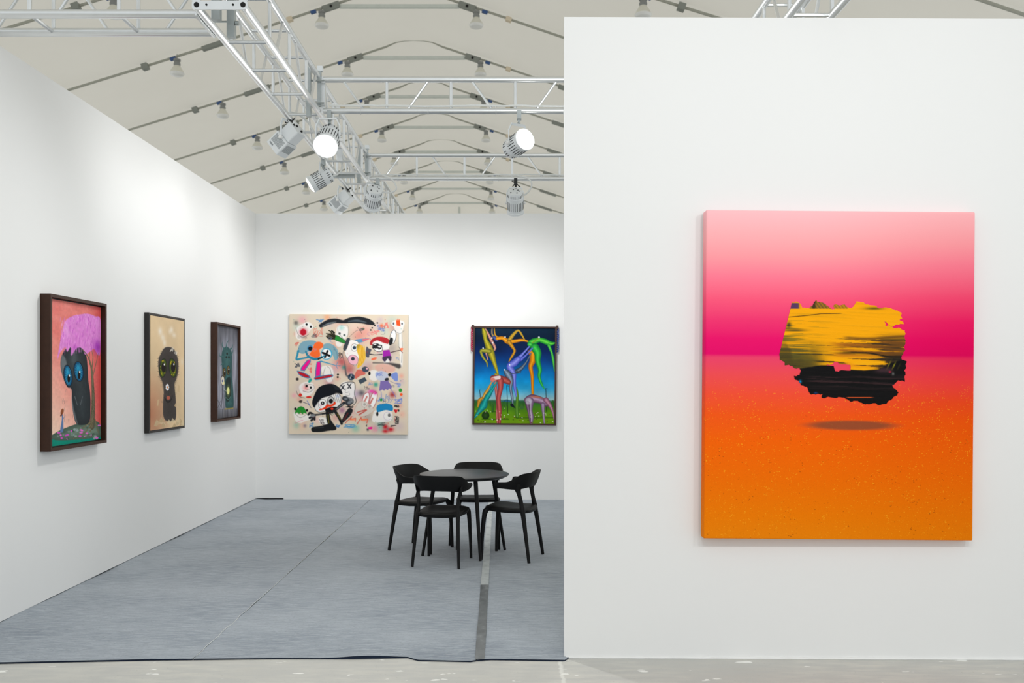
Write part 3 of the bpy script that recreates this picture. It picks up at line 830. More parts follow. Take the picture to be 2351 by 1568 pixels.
# ------------------------------------------------------------------ large sunset painting on the partition
BW, BH, BT = 1.487, 1.816, .07
big_root = thing('canvas_painting', 'large pink to orange gradient canvas with floating slab of scraped yellow and black paint', 'painting', (1.8415, 4.880, 1.593))
big_root.rotation_euler = (0, .0078, 0)
m, N, K, P = new_mat('sunset_canvas')
tc = N.new('ShaderNodeTexCoord').outputs['Object']; sx = N.new('ShaderNodeSeparateXYZ'); K.new(tc, sx.inputs[0])
u = math_n(N, K, 'ADD', math_n(N, K, 'DIVIDE', sx.outputs[0], BW), .5)
v = math_n(N, K, 'SUBTRACT', .5, math_n(N, K, 'DIVIDE', sx.outputs[2], BH))
st = [(0, (255, 192, 197)), (.07, (255, 176, 180)), (.14, (255, 155, 163)), (.2, (255, 124, 148)), (.27, (252, 88, 124)), (.335, (243, 52, 112)), (.39, (238, 14, 106)), (.438, (232, 4, 104)),
      (.448, (238, 66, 106)), (.50, (243, 76, 82)), (.56, (247, 80, 52)), (.62, (248, 88, 22)), (.70, (250, 100, 2)), (.82, (246, 112, 0)), (.93, (244, 126, 0)), (1, (242, 134, 6))]
r1 = ramp_node(N, [(p, L4(*c)) for p, c in st]); K.new(v, r1.inputs[0])
st2 = [(0, (255, 180, 184)), (.1, (252, 150, 158)), (.16, (250, 120, 142)), (.26, (244, 66, 108)), (.335, (236, 16, 92)), (.40, (228, 0, 86)), (.438, (222, 0, 84)), (.448, (232, 36, 84)), (.5, (236, 52, 66)), (.58, (236, 70, 24)), (.64, (240, 84, 4)), (.8, (242, 104, 0)), (1, (240, 126, 0))]
r2 = ramp_node(N, [(p, L4(*c)) for p, c in st2]); K.new(v, r2.inputs[0])
col = mix_c(N, K, math_n(N, K, 'MULTIPLY', sstep(N, K, u, .35, 1.0), .85), r1.outputs[0], r2.outputs[0])
# coloured grain of the ground, coarser towards the lower edge
grd = sstep(N, K, v, .47, .62)
vo = N.new('ShaderNodeTexVoronoi'); vo.inputs['Scale'].default_value = 70
mp = N.new('ShaderNodeMapping'); mp.inputs['Scale'].default_value = (1, 1, 1.7); K.new(tc, mp.inputs[0]); K.new(mp.outputs[0], vo.inputs['Vector'])
sel = noise_n(N, K, tc, 38, 2)
rad = math_n(N, K, 'MULTIPLY', math_n(N, K, 'SUBTRACT', sel, .30), .75)
dot = math_n(N, K, 'LESS_THAN', vo.outputs['Distance'], rad)
col = mix_c(N, K, math_n(N, K, 'MULTIPLY', math_n(N, K, 'MULTIPLY', dot, grd), .6), col, L4(255, 176, 34))
vo2 = N.new('ShaderNodeTexVoronoi'); vo2.inputs['Scale'].default_value = 46
mp2 = N.new('ShaderNodeMapping'); mp2.inputs['Scale'].default_value = (1, 1, 1.8); mp2.inputs['Location'].default_value = (3.3, 1.7, 5.1); K.new(tc, mp2.inputs[0]); K.new(mp2.outputs[0], vo2.inputs['Vector'])
s2 = noise_n(N, K, tc, 21, 2)
dk = math_n(N, K, 'LESS_THAN', vo2.outputs['Distance'], math_n(N, K, 'MULTIPLY', math_n(N, K, 'SUBTRACT', s2, .44), .9))
g2 = sstep(N, K, v, .55, .75)
col = mix_c(N, K, math_n(N, K, 'MULTIPLY', math_n(N, K, 'MULTIPLY', dk, g2), .55), col, L4(150, 60, 6))
fine = noise_n(N, K, tc, 420, 2)
col = mix_c(N, K, math_n(N, K, 'MULTIPLY', math_n(N, K, 'MULTIPLY', sstep(N, K, fine, .58, .72), grd), .3), col, L4(170, 64, 0))
# the painted grey oval under the slab is part of the picture
ex_ = math_n(N, K, 'DIVIDE', math_n(N, K, 'SUBTRACT', u, .545), .20); ez_ = math_n(N, K, 'DIVIDE', math_n(N, K, 'SUBTRACT', v, .652), .0175)
rr_ = math_n(N, K, 'SQRT', math_n(N, K, 'ADD', math_n(N, K, 'MULTIPLY', ex_, ex_), math_n(N, K, 'MULTIPLY', ez_, ez_)))
col = mix_c(N, K, math_n(N, K, 'MULTIPLY', math_n(N, K, 'SUBTRACT', 1.0, sstep(N, K, rr_, .55, 1.08)), .86), col, L4(134, 74, 48))
K.new(col, P.inputs['Base Color']); P.inputs['Roughness'].default_value = .6; P.inputs['Specular IOR Level'].default_value = .06
b = N.new('ShaderNodeBump'); b.inputs['Strength'].default_value = .08; b.inputs['Distance'].default_value = .002; K.new(fine, b.inputs['Height']); K.new(b.outputs[0], P.inputs['Normal'])
mb = MB(); vs = []; lay = [(0, 0), (-.062, 0), (-.068, .003), (-BT, .008)]
for y, ins in lay: vs += [(x, y, z) for x, z in rrect(BW - 2 * ins, BH - 2 * ins, .006, 3)]
n = len(rrect(1, 1, .006, 3)); fs = [tuple(range(n)), tuple(3 * n + k for k in range(n - 1, -1, -1))]
for i in range(3): fs += [(i * n + (k + 1) % n, i * n + k, (i + 1) * n + k, (i + 1) * n + (k + 1) % n) for k in range(n)]
mb.add(vs, fs).build('canvas', m, big_root, angle=40)

# the scraped slab: a real skin of paint with a torn outline
OUT = [(262,145),(285,155),(320,152),(345,165),(360,195),(368,213),(440,212),(470,190),(490,150),(515,130),(545,150),(575,155),(610,175),(640,200),(668,228),(700,222),(690,180),(705,170),(740,185),(770,180),(800,172),(825,198),(885,200),(920,145),(965,150),(1040,172),(1110,185),(1200,205),(1290,220),(1340,235),(1385,258),(1378,290),(1395,318),(1365,335),(1400,350),(1410,378),(1330,382),(1250,378),(1210,350),(1222,395),(1290,405),(1380,425),(1422,445),(1420,520),(1428,570),(1415,620),(1425,650),(1400,690),(1385,730),(1440,760),(1435,830),(1415,850),(1428,900),(1420,970),(1350,955),(1320,985),(1290,1010),(1340,1060),(1345,1105),(1285,1150),(1215,1198),(1120,1190),(1050,1203),(985,1190),(900,1165),(830,1150),(800,1132),(700,1135),(565,1132),(580,1100),(520,1095),(455,1100),(430,1060),(380,1010),(330,960),(300,950),(280,908),(340,895),(352,850),(330,825),(280,825),(240,805),(185,800),(180,765),(135,750),(130,690)]
HOLE = [(612,790),(680,785),(725,765),(760,790),(860,795),(865,855),(770,850),(705,860),(690,810)]
def frac(pts, amp, lv, skip=None, seed=3):
    q = np.random.default_rng(seed); P_ = [np.array(p, float) for p in pts]
    for l in range(lv):
        o = []
        for i, a in enumerate(P_):
            b_ = P_[(i + 1) % len(P_)]; o.append(a); d = b_ - a; Ln = np.hypot(*d)
            if Ln < 7: continue
            straight = a[0] < 265 and b_[0] < 265 and max(a[1], b_[1]) < 700
            o.append((a + b_) / 2 + np.array([-d[1], d[0]]) / Ln * (0 if straight else q.normal() * min(Ln * .12, amp)))
        P_ = o; amp *= .55
    return P_
out = frac(OUT, 9, 3); hole = frac(HOLE, 5, 2)
k_ = 4.48; DF = 4.880 - BT
def loc(px, py):       # crop pixel -> canvas plane
    x = (1760 + px / k_ - CX) * DF / F - 1.8415; z = EYE + (CY - 660 - py / k_) * DF / F - 1.593
    c_, s_ = math.cos(-.0078), math.sin(-.0078)
    return (x * c_ + z * s_, -x * s_ + z * c_)
allp = [Vector(p) for p in out] + [Vector(p) for p in hole]
no, nh = len(out), len(hole)
edges = [(i, (i + 1) % no) for i in range(no)] + [(no + i, no + (i + 1) % nh) for i in range(nh)]
GX, GY = np.meshgrid(np.arange(133, 1440, 6.0), np.arange(133, 1203, 4.6)); gp = np.c_[GX.ravel(), GY.ravel()]
gp = gp + np.random.default_rng(5).uniform(-.4, .4, gp.shape)
def inside(poly, p):
    r = np.zeros(len(p), bool)
    for i in range(len(poly)):
        a, b_ = poly[i - 1], poly[i]
        if a[1] != b_[1]: r ^= ((a[1] > p[:, 1]) != (b_[1] > p[:, 1])) & (p[:, 0] < (b_[0] - a[0]) * (p[:, 1] - a[1]) / (b_[1] - a[1]) + a[0])
    return r
ok = inside(out, gp) & ~inside(hole, gp)
allp += [Vector(p) for p in gp[ok]]
V2, E2, F2, *_ = mgeo.delaunay_2d_cdt(allp, edges, [], 0, 1e-3)
V2 = np.array([(p.x, p.y) for p in V2]); cen = np.array([V2[list(f)].mean(0) for f in F2])
keep = inside(out, cen) & ~inside(hole, cen); F2 = [f for f, q in zip(F2, keep) if q]
H_, W_ = 268, 330
st_ = vnoise(H_, W_, 70, 3, 21, 3); st2_ = vnoise(H_, W_, 26, 2, 22, 3); bl_ = vnoise(H_, W_, 6, 6, 23, 3)
def samp(t, p):
    i = np.clip(((p[:, 1] - 130 - 22 * np.sin((p[:, 0] - 900) / 420)) / 1080 * (H_ - 1)).astype(int), 0, H_ - 1); j = np.clip(((p[:, 0] - 130) / 1310 * (W_ - 1)).astype(int), 0, W_ - 1); return t[i, j]
X_, Y_ = V2[:, 0], V2[:, 1]; s1, s2_, bb = samp(st_, V2), samp(st2_, V2), samp(bl_, V2)
def lerp(a, b_, t): return a * (1 - t[:, None]) + np.array(b_, float) * t[:, None]
def ss(x, a, b_): t = np.clip((x - a) / (b_ - a), 0, 1); return t * t * (3 - 2 * t)
c = np.tile(np.array((252., 170, 0)), (len(V2), 1))
c = lerp(c, (232, 160, 6), ss(s1, .5, .75) * .6)
# olive and brown drags
yw = Y_ + 60 * (s2_ - .5)
left = ss(-X_, -720, -180); right = ss(X_, 1000, 1330)
c = lerp(c, (120, 106, 30), ss(s1 + .30 * left * ss(Y_, 300, 700), .62, .80) * ss(Y_, 230, 420) * (left * .95))
c = lerp(c, (104, 92, 34), ss(yw, 480, 680) * left * .95 * ss(s1 + .25, .45, .75))
c = lerp(c, (66, 44, 26), ss(s1 + .38 * right + .14 * ss(X_, 560, 900), .70, .86) * ss(yw, 480, 560) * .95)
c = lerp(c, (44, 38, 28), right * ss(yw, 430, 640) * .85 * ss(s1 + .2, .35, .8))
c = lerp(c, (228, 132, 14), ss(s2_, .5, .7) * ss(yw, 480, 520) * ss(X_, 640, 800) * (1 - right) * .6)
c = lerp(c, (84, 76, 30), ss(yw, 640, 730) * ss(-X_, -640, -420) * .85)
c = lerp(c, (30, 26, 22), ss(s1, .58, .72) * ss(yw, 600, 760) * .75)
c = lerp(c, (150, 88, 22), ss(s2_, .42, .62) * ss(yw, 500, 560) * ss(-yw, -740, -690) * ss(X_, 560, 820) * .6)
c = lerp(c, (70, 58, 26), ss(bb, .45, .62) * ss(yw, 520, 640) * left * .6)
# the black lower half
edgey = np.interp(X_, [130, 330, 560, 700, 860, 1000, 1150, 1250, 1440], [860, 838, 800, 800, 850, 858, 845, 790, 720]) + 26 * (s1 - .5)
bk = ss(Y_, edgey - 8, edgey + 10)
c = lerp(c, (13, 12, 13), bk)
c = lerp(c, (58, 38, 40), bk * ss(s1, .45, .7) * np.exp(-((Y_ - 965 - .02 * (X_ - 700)) / 65) ** 2) * ss(X_, 330, 520) * .95)
c = lerp(c, (74, 48, 56), bk * np.exp(-((Y_ - 850) / 32) ** 2) * ss(X_, 1060, 1180) * ss(-X_, -1330, -1250) * .8)
c = lerp(c, (250, 176, 8), np.exp(-((Y_ - (778 - .03 * (X_ - 1000))) / 17) ** 2) * ss(X_, 820, 960) * ss(-X_, -1232, -1205) * .95)
c = lerp(c, (20, 18, 16), np.exp(-((Y_ - (672 + 40 * ss(X_, 1000, 1300))) / 9) ** 2) * ss(X_, 640, 900) * .9)
c = lerp(c, (96, 60, 20), np.exp(-((Y_ - 515 - 10 * np.sin(X_ / 130)) / 13) ** 2) * ss(X_, 760, 860) * .75)
c = lerp(c, (26, 20, 16), np.exp(-((Y_ - np.interp(X_, [220, 400, 560, 780], [305, 290, 270, 266])) / 3.4) ** 2) * ss(-X_, -790, -740) * .95)
c = lerp(c, (70, 62, 30), np.exp(-((Y_ - 440) / 13) ** 2 - ((X_ - 290) / 110) ** 2) * .85)
c = lerp(c, (50, 48, 34), np.exp(-((Y_ - 385) / 28) ** 2 - ((X_ - 228) / 24) ** 2) * .85)
c = lerp(c, (70, 72, 16), np.exp(-((Y_ - 215) / 14) ** 2 - ((X_ - 1105) / 90) ** 2) * .8)
# bits along the ragged top, blue flecks low on the left
tp = ss(-Y_, -222, -214)
c = lerp(c, (88, 56, 96), tp * ss(-X_, -352, -330)); c = lerp(c, (236, 160, 10), tp * ss(-X_, -372, -360) * (1 - ss(-(Y_ - .9 * np.abs(X_ - 300)), -172, -160)) * .0 + tp * np.exp(-((X_ - 345) / 14) ** 2) * .9 + tp * ss(-Y_, -165, -155) * ss(-X_, -372, -360))
dg = np.sin((X_ - .75 * Y_) / 5.5) * .5 + .5
c = lerp(c, (112, 84, 42), tp * ss(X_, 430, 460) * ss(-X_, -690, -670) * (.6 + .4 * dg)); c = lerp(c, (40, 30, 20), tp * np.exp(-((X_ - 485) / 18) ** 2) * .8)
c = lerp(c, (150, 106, 34), tp * ss(X_, 676, 690) * ss(-X_, -840, -826) * (.5 + .5 * dg))
c = lerp(c, (20, 140, 196), np.exp(-((X_ - 345) / 15) ** 2 - ((Y_ - 968) / 18) ** 2) * .95); c = lerp(c, (30, 70, 140), np.exp(-((X_ - 505) / 20) ** 2 - ((Y_ - 1085) / 10) ** 2) * .8)
c = lerp(c, (136, 130, 30), ss(np.sin((X_ + .5 * Y_) / 9) + (bb - .5), .55, .9) * np.exp(-((X_ - 1290) / 60) ** 2 - ((Y_ - 800) / 38) ** 2))
c = lerp(c, (206, 40, 70), np.exp(-((X_ - 1268) / 12) ** 2 - ((Y_ - 868) / 10) ** 2) * .9); c = lerp(c, (150, 150, 146), np.exp(-((X_ - 1300) / 12) ** 2 - ((Y_ - 888) / 16) ** 2) * .7)
c = lerp(c, (240, 96, 40), np.exp(-((Y_ - 1131) / 4) ** 2) * ss(X_, 800, 850) * ss(-X_, -1120, -1060))
rel = .0012 + .0012 * s1
vs = []
for (px, py), h_ in zip(V2, rel):
    x, z = loc(px, py); vs.append((x, -BT - h_, z))
me = bpy.data.meshes.new('paint_slab'); me.from_pydata(vs, [], [tuple(f) for f in F2]); me.update()
ca = me.color_attributes.new('paint', 'FLOAT_COLOR', 'POINT'); cc_ = np.ones((len(vs), 4), np.float32); cc_[:, :3] = lin(np.clip(c, 0, 255)); ca.data.foreach_set('color', cc_.ravel())
me.materials.append(M['slab_paint']); o = bpy.data.objects.new('paint_slab', me); COL.objects.link(o); o.parent = big_root
if me.polygons[0].normal.y > 0: me.flip_normals()
o['label'] = 'scraped slab of yellow, olive and black paint with torn outline'

# ------------------------------------------------------------------ square canvas with doodled figures
sq_c = at(800, 859.5, 11.19); SW, SH = 1.525, 1.542
sq = thing('canvas_painting', 'square cream canvas crowded with colourful doodled figures', 'painting', (sq_c.x, WY - .001, sq_c.z))
sq.rotation_euler = (0, .006, 0)
MB().box((0, -.018, 0), (SW, .036, SH)).build('stretcher', M['linen'], sq, smooth=False)
A = Art(310, 314, [(118, 103), (1455, 113), (1450, 1460), (113, 1438)], (222, 206, 184))
A.im *= (1 + .05 * (vnoise(314, 310, 5, 5, 1)[..., None] - .5))
K_, Wt = (22, 22, 24), (244, 242, 240)
for a in [(260,170,50,(240,150,170),.6),(540,140,40,(245,160,110),.7),(200,250,50,(190,215,205),.6),(900,340,90,(226,130,120),.7),(980,300,70,(236,150,140),.6),(1280,190,70,(176,206,196),.6),(1200,300,60,(196,212,200),.6),
          (700,640,70,(176,60,66),.75),(790,720,70,(160,50,60),.6),(640,700,60,(214,150,150),.6),(560,860,60,(190,110,130),.55),(330,620,70,(240,170,150),.5),(840,250,60,(240,206,190),.6),(1240,600,60,(196,170,190),.5),
          (1040,900,60,(224,170,150),.5),(860,1000,60,(176,150,196),.6),(930,990,40,(60,64,80),.75),(710,1180,40,(150,90,130),.7),(1280,1010,36,(160,30,40),.8),(1090,895,26,(20,150,130),.85),(730,700,26,(30,140,130),.8),
          (1390,1230,40,(240,170,150),.6),(1150,1360,70,(110,180,170),.6),(200,1340,40,(130,190,170),.6),(860,1380,50,(130,190,160),.6),(290,1350,20,(60,60,110),.6),(1080,1390,40,(240,120,160),.6),(1380,800,30,(240,140,120),.6),(170,1010,30,(240,150,170),.6),
          (250,1180,60,(240,200,200),.5),(430,1290,40,(240,190,190),.5),(190,200,26,(40,40,44),.6),(1260,760,140,(226,214,206),.3),(400,900,80,(240,200,190),.4),(1010,700,60,(196,120,110),.45),(590,1000,60,(226,206,190),.4)]:
    A.spray(a[0], a[1], a[2], a[3], a[4])
q0 = np.random.default_rng(31)
for i in range(60): A.spray(q0.uniform(170, 1400), q0.uniform(160, 1390), q0.uniform(24, 70), [(226,120,110),(240,160,160),(190,200,190),(206,110,120),(196,170,190),(244,180,150),(120,110,120)][q0.integers(7)], .38)
# pale paper-white bodies behind the figures
for q in ([(190,270),(230,230),(290,200),(330,190),(370,220),(360,270),(310,330),(230,390),(185,350)], [(640,300),(670,230),(760,250),(770,330),(730,380),(700,460),(640,450)], [(230,900),(290,860),(370,870),(400,930),(360,1000),(280,1020),(235,960)],
          [(170,1200),(250,1230),(330,1220),(390,1260),(290,1300),(240,1320),(185,1290)], [(1060,1230),(1100,1180),(1250,1190),(1280,1260),(1240,1310),(1100,1320),(1050,1300)], [(1285,200),(1330,170),(1400,190),(1400,270),(1370,320),(1320,310)], [(1350,330),(1390,330),(1395,660),(1370,680),(1360,500)],
          [(690,900),(740,860),(840,880),(850,1010),(780,1060),(710,1000)], [(470,700),(560,680),(610,740),(600,850),(540,860),(500,790)], [(450,1260),(540,1270),(560,1330),(470,1330)], [(1030,740),(1100,740),(1140,790),(1090,850),(1020,830)], [(1180,600),(1230,600),(1240,680),(1190,680)]):
    A.poly(q, Wt, soft=7, alpha=.78)
# black bow on top
A.line([(470,232),(560,190),(640,178),(720,188),(800,172),(900,168),(1000,188),(1060,212)], [44,60,50,34,62,74,66,30], (34, 37, 42), 4)
A.line([(480,240),(560,208),(640,190)], [6,22,6], (128,136,140), 4, .8); A.line([(780,185),(880,176),(980,196)], [10,26,8], (92,104,112), 6, .8)
# pink snout frog, upper left
A.spray(272, 302, 40, (196, 24, 44), 1.0); A.ell(270, 304, 34, 36, (190, 26, 46), soft=6)
for x, y in ((308, 218), (356, 244)): A.ell(x, y, 26, 24, Wt, soft=4); A.ell(x, y, 13, 13, K_)
for i in range(9): A.line([(210 + 12 * i, 345 + 8 * math.sin(i)), (214 + 12 * i, 372)], 2.5, (70, 60, 60))
A.line([(190,260),(215,330),(270,360),(330,330)], 3, (90,80,80)); A.scribble(392, 335, 34, (40,44,60), 14, 3.5, 4, 24); A.scribble(440, 310, 50, (226,90,70), 16, 3, 5, 55); A.scribble(460, 178, 44, (70,130,190), 12, 6, 6, 20)
A.scribble(196, 440, 26, (214,50,44), 9, 4, 8, 34)
# green hand
A.poly([(622,345),(652,342),(736,398),(732,428),(640,398),(615,375)], (46, 140, 60), 2, edge=(30,60,30), ew=4)
for p in ([(625,368),(570,330),(530,320)],[(620,360),(580,300),(555,286)],[(628,350),(606,302),(590,284)],[(618,380),(560,372),(528,350)]): A.line(p, [16,14,8], (44, 40, 24), 2); 
A.ell(578,352,44,36,(40,38,30),soft=10,alpha=.75); A.line([(592,290),(620,312)], 16, K_)
A.ell(680,320,13,13,K_); A.ell(734,338,13,13,K_); A.line([(700,372),(706,356),(712,372)],3,(60,60,60)); A.poly([(660,240),(768,230),(776,330),(740,390),(664,300)], Wt, 4, .35, edge=(120,120,120), ew=2)
A.spray(700,255,30,(140,210,200),.6)
# red star scribble, blue dash, right top
A.poly([(850,395),(920,380),(1020,378),(930,420),(860,422)], (96,150,190), 3); A.poly([(935,385),(1022,380),(950,405)], (236,110,120), 3)
A.line([(880,250),(905,280),(930,320)],4,(90,80,70)); A.ell(930,275,34,16,(110,106,90),-.3,soft=4); A.line([(720,470),(790,360),(880,280)],2.5,(110,90,80))
A.scribble(1150,258,38,(60,100,190),18,4,9); A.spray(1155,235,22,(250,110,60),.9); A.scribble(1205,225,28,(240,100,90),14,4,10,40); A.scribble(1085,305,50,(236,110,110),16,3.5,11,34)
for x,y in ((1078,230),(1106,202),(1048,258),(1032,282)): A.ell(x,y,9,9,K_)
A.line([(1190,230),(1190,320),(1150,330)],2.5,(70,80,90))
# orange beak bird, right edge
A.ell(1292,212,26,28,(226,226,226),soft=3); A.ell(1392,212,24,28,(230,230,230),soft=3); A.ell(1290,210,9,14,(90,90,100)); A.ell(1387,212,8,11,K_)
A.poly([(1318,160),(1330,175),(1340,152),(1350,172),(1362,158),(1370,240),(1325,232)], (240,86,36), 3, curve=False)
A.line([(1300,280),(1330,310),(1370,320),(1410,290)],3,(120,120,120)); A.line([(1385,330),(1390,480),(1382,650)],4,(110,110,110)); A.line([(1352,330),(1350,460)],3,(150,150,150))
# blue haired figure with orange nose and pink legs
A.poly([(215,480),(250,420),(320,398),(400,402),(420,430),(360,470),(330,520),(270,545),(225,530)], (126,166,182), 3); A.poly([(495,450),(545,428),(610,450),(660,510),(665,590),(630,620),(600,560),(540,510),(500,500)], (130,168,180), 3)
A.line([(610,470),(650,540),(655,600)],10,(90,130,150),4,.6)
A.ell(350,485,36,34,(60,140,186)); A.ell(350,487,24,24,K_); A.ell(532,548,66,66,(70,170,206),soft=2); A.ell(530,548,54,56,Wt,soft=2)
A.line([(490,535),(565,568)],24,K_,2); A.line([(545,515),(515,585)],22,K_,2)
A.poly([(345,545),(370,500),(400,430),(445,412),(490,430),(494,470),(455,500),(462,560),(440,592),(390,585),(340,560)], (252,108,48), 2)
A.line([(300,520),(330,575),(400,604),(470,590),(520,560)], [18,26,30,22,8], (44,130,160), 3); A.line([(440,606),(480,590)],14,(20,24,30),2)
A.line([(330,585),(250,600),(196,606),(205,560),(215,515)], [20,18,22,20,26], (46,140,172), 4); A.line([(470,630),(560,655),(640,680)],[16,10,6],(60,150,190),3); A.line([(640,680),(660,640)],5,(60,150,190)); A.line([(640,680),(690,680)],5,(60,150,190)); A.line([(640,680),(660,715)],5,(60,150,190))
for q in ([(318,618),(352,612),(350,640),(285,735),(245,730),(250,700)], [(425,640),(462,630),(470,690),(462,790),(410,805),(412,740)]): A.poly(q, (240,20,140), 2, curve=False, edge=(60,120,170), ew=9)
A.poly([(205,738),(250,748),(320,780),(350,812),(300,812),(230,780)], (186,30,44), 2, edge=(60,130,180), ew=8); A.poly([(400,812),(480,795),(590,780),(596,802),(500,825),(410,836)], (186,34,44), 2, edge=(60,130,180), ew=8)
A.scribble(350,720,26,(230,80,70),12,4,14,44); A.scribble(205,668,30,(40,50,70),16,4,15,34); A.ell(348,845,16,28,(40,160,150),.6,soft=6); A.scribble(690,560,22,(60,50,50),14,4,16,40); A.ell(205,828,16,16,(50,44,44),soft=8)
# blonde head in the middle
A.poly([(745,470),(790,400),(850,398),(900,440),(900,590),(860,680),(800,640),(745,560)], (246,240,236), 3, edge=(90,80,70), ew=2.5)
A.poly([(760,380),(790,372),(796,395),(752,508),(722,500),(725,470)], (60,66,74), 3)
A.ell(846,478,36,42,Wt,soft=2,edge=(80,80,80),ew=3); A.ell(847,480,20,20,(48,66,88)); A.poly([(775,590),(820,560),(880,585),(885,650),(830,672),(785,640)], (244,184,200), 3, edge=(110,80,90), ew=3); A.ell(830,603,21,20,(54,60,72))
A.poly([(880,445),(930,455),(965,510),(975,590),(950,650),(915,690),(880,705),(900,600),(878,520)], (238,186,54), 4)
for i in range(9): A.line([(895+9*i,460),(905+8*i,560),(880+9*i,690-6*i)], 4, (214,140,24) if i % 2 else (250,214,110))
A.scribble(890,470,26,(150,130,60),12,4,17,26); A.line([(735,480),(715,560),(740,660)],4,(90,90,90)); A.line([(740,660),(755,780),(780,800)],[8,20,8],(80,80,84),5,.8)
A.ell(812,808,40,38,(58,74,92),soft=4); A.line([(790,790),(835,825)],10,(20,24,30)); A.line([(800,825),(815,785)],6,(220,225,230))
A.ell(662,780,12,11,K_); A.ell(660,808,12,11,K_); A.line([(540,690),(575,720),(600,850)],3,(110,110,110)); A.line([(520,700),(500,780),(540,860)],3,(130,120,110))
# red haired cyclops
A.poly([(1022,440),(1040,390),(1100,360),(1180,362),(1240,392),(1228,436),(1200,450),(1150,420),(1090,415),(1050,450)], (186,44,52), 2)
A.poly([(1050,440),(1100,400),(1160,420),(1240,450),(1232,495),(1180,505),(1165,500)], Wt, 3, .9); A.ell(1108,480,62,40,Wt,.5,soft=2,edge=(40,40,44),ew=5)
A.scribble(1105,470,52,(26,26,30),20,9,20,34); A.ell(1285,360,34,78,Wt,.15,soft=2,edge=(60,60,64),ew=5); A.ell(1262,410,22,46,(34,36,40),.25,soft=4)
A.poly([(1172,512),(1245,505),(1262,575),(1170,590)], (164,40,170), 3, curve=False); A.line([(1160,555),(1080,560),(1010,550)],[10,8,14],(54,50,60),2); A.poly([(985,470),(1010,490),(1040,500),(1020,550),(1010,590),(975,570)], (86,86,100), 4)
A.line([(1260,535),(1340,515),(1370,510)],[10,8,6],(70,50,60),2); A.line([(1370,510),(1350,470)],4,(60,40,50)); A.line([(1370,515),(1395,540)],4,(60,40,50)); A.poly([(1365,490),(1400,488),(1385,525)], (250,130,90), 3)
A.poly([(1165,590),(1262,575),(1258,635),(1225,605),(1190,640)], (70,56,80), 5); A.ell(1070,605,34,14,(246,120,84),-.3,soft=4); A.line([(1060,650),(1180,655),(1260,665),(1350,690)],[10,8,26,50],(56,52,54),9,.85)
A.ell(1195,712,120,50,(226,176,160),.12,soft=14,alpha=.95)
# bits in the middle
A.poly([(850,790),(880,730),(930,730),(975,775),(905,800),(865,830)], (214,110,96), 4); A.poly([(890,845),(965,810),(990,850),(915,890)], (66,78,90), 3, curve=False); A.ell(972,724,40,32,(70,78,94),.2,soft=4); A.ell(990,715,12,10,(236,180,190)); A.ell(1018,770,14,20,K_)
# lavender skirt figure
A.poly([(1090,760),(1160,740),(1230,780),(1210,840),(1130,850),(1090,810)], (190,200,226), 6, .8); A.scribble(1130,785,36,(110,130,200),16,4,25,30); A.ell(1248,786,20,18,K_,soft=3); A.ell(1215,838,24,18,(50,50,60),-.3,soft=5)
A.poly([(1260,790),(1330,760),(1340,850),(1300,850)], (126,146,210), 4); A.poly([(1142,855),(1228,850),(1275,920),(1262,950),(1240,935),(1228,958),(1200,945),(1185,966),(1165,950),(1128,970)], (128,110,172), 3, curve=False)
A.line([(1148,960),(1155,1040),(1130,1060)],5,(110,130,200)); A.line([(1262,945),(1320,1040)],6,(120,120,200)); A.line([(1240,850),(1300,880),(1350,890)],4,(120,110,150)); A.scribble(1355,900,28,(110,130,210),12,4,26); A.scribble(1150,1065,36,(110,140,210),14,5,27,24); A.scribble(1345,1080,46,(90,120,210),18,5,28,30)
A.ell(1370,960,20,22,(48,150,60)); A.ell(1152,1067,15,16,(40,150,70)); A.ell(1380,1008,16,16,(246,90,40)); A.scribble(1240,1050,44,(100,130,190),14,3,29,50); A.scribble(1030,880,30,(110,150,200),10,4,30,26); A.scribble(990,930,30,(90,90,96),12,3,31,20)
# pink and white face at left
A.spray(300,925,34,(246,140,140),.8); A.ell(310,905,13,15,K_); A.ell(357,922,11,14,K_); A.line([(290,880),(300,930),(340,950),(390,940),(388,900),(330,885),(290,880)],2.5,(120,90,90)); A.line([(270,960),(330,975),(375,955)],3,(60,60,60)); A.ell(240,1005,18,20,(220,50,40),-.4); A.ell(335,1030,30,12,(216,50,44)); A.line([(195,960),(225,1020),(290,1040)],4,(60,60,64))
A.scribble(240,1080,24,(60,50,48),10,9,33,12); A.line([(270,1085),(330,1110),(360,1150)],6,(90,90,110)); A.line([(315,1072),(345,1120)],6,(80,110,190))
# black haired figure
A.poly([(372,1090),(400,1000),(450,920),(540,885),(620,890),(690,940),(712,1000),(650,985),(590,1010),(540,1030),(470,1060),(400,1145)], (22,25,32), 3)
for i in range(7): A.line([(600+14*i,890+8*i),(640+10*i,950)], 5, (50,54,60), 2, .7)
A.poly([(400,1145),(470,1050),(560,1020),(660,990),(700,1040),(690,1110),(600,1170),(470,1200),(420,1185)], (236,232,228), 3, edge=(50,48,50), ew=4)
for i in range(4): A.line([(610+22*i,1000),(640+20*i,1090)],4,(120,110,110))
A.ell(488,1110,46,56,Wt,soft=2,edge=(60,60,60),ew=3); A.ell(582,1080,38,54,(210,206,204),soft=3,edge=(30,30,34),ew=6); A.ell(490,1100,21,22,K_); A.ell(584,1076,24,26,K_); A.ell(490,1098,6,7,Wt)
A.poly([(455,1165),(500,1150),(545,1110),(556,1135),(520,1165),(460,1178)], (240,60,24), 3); A.poly([(552,1120),(600,1110),(625,1080),(638,1110),(600,1135),(556,1140)], (240,64,30), 3)
A.poly([(520,1165),(600,1140),(660,1150),(620,1190),(540,1196)], (24,22,24), 5); A.ell(596,1163,16,12,(240,50,30))
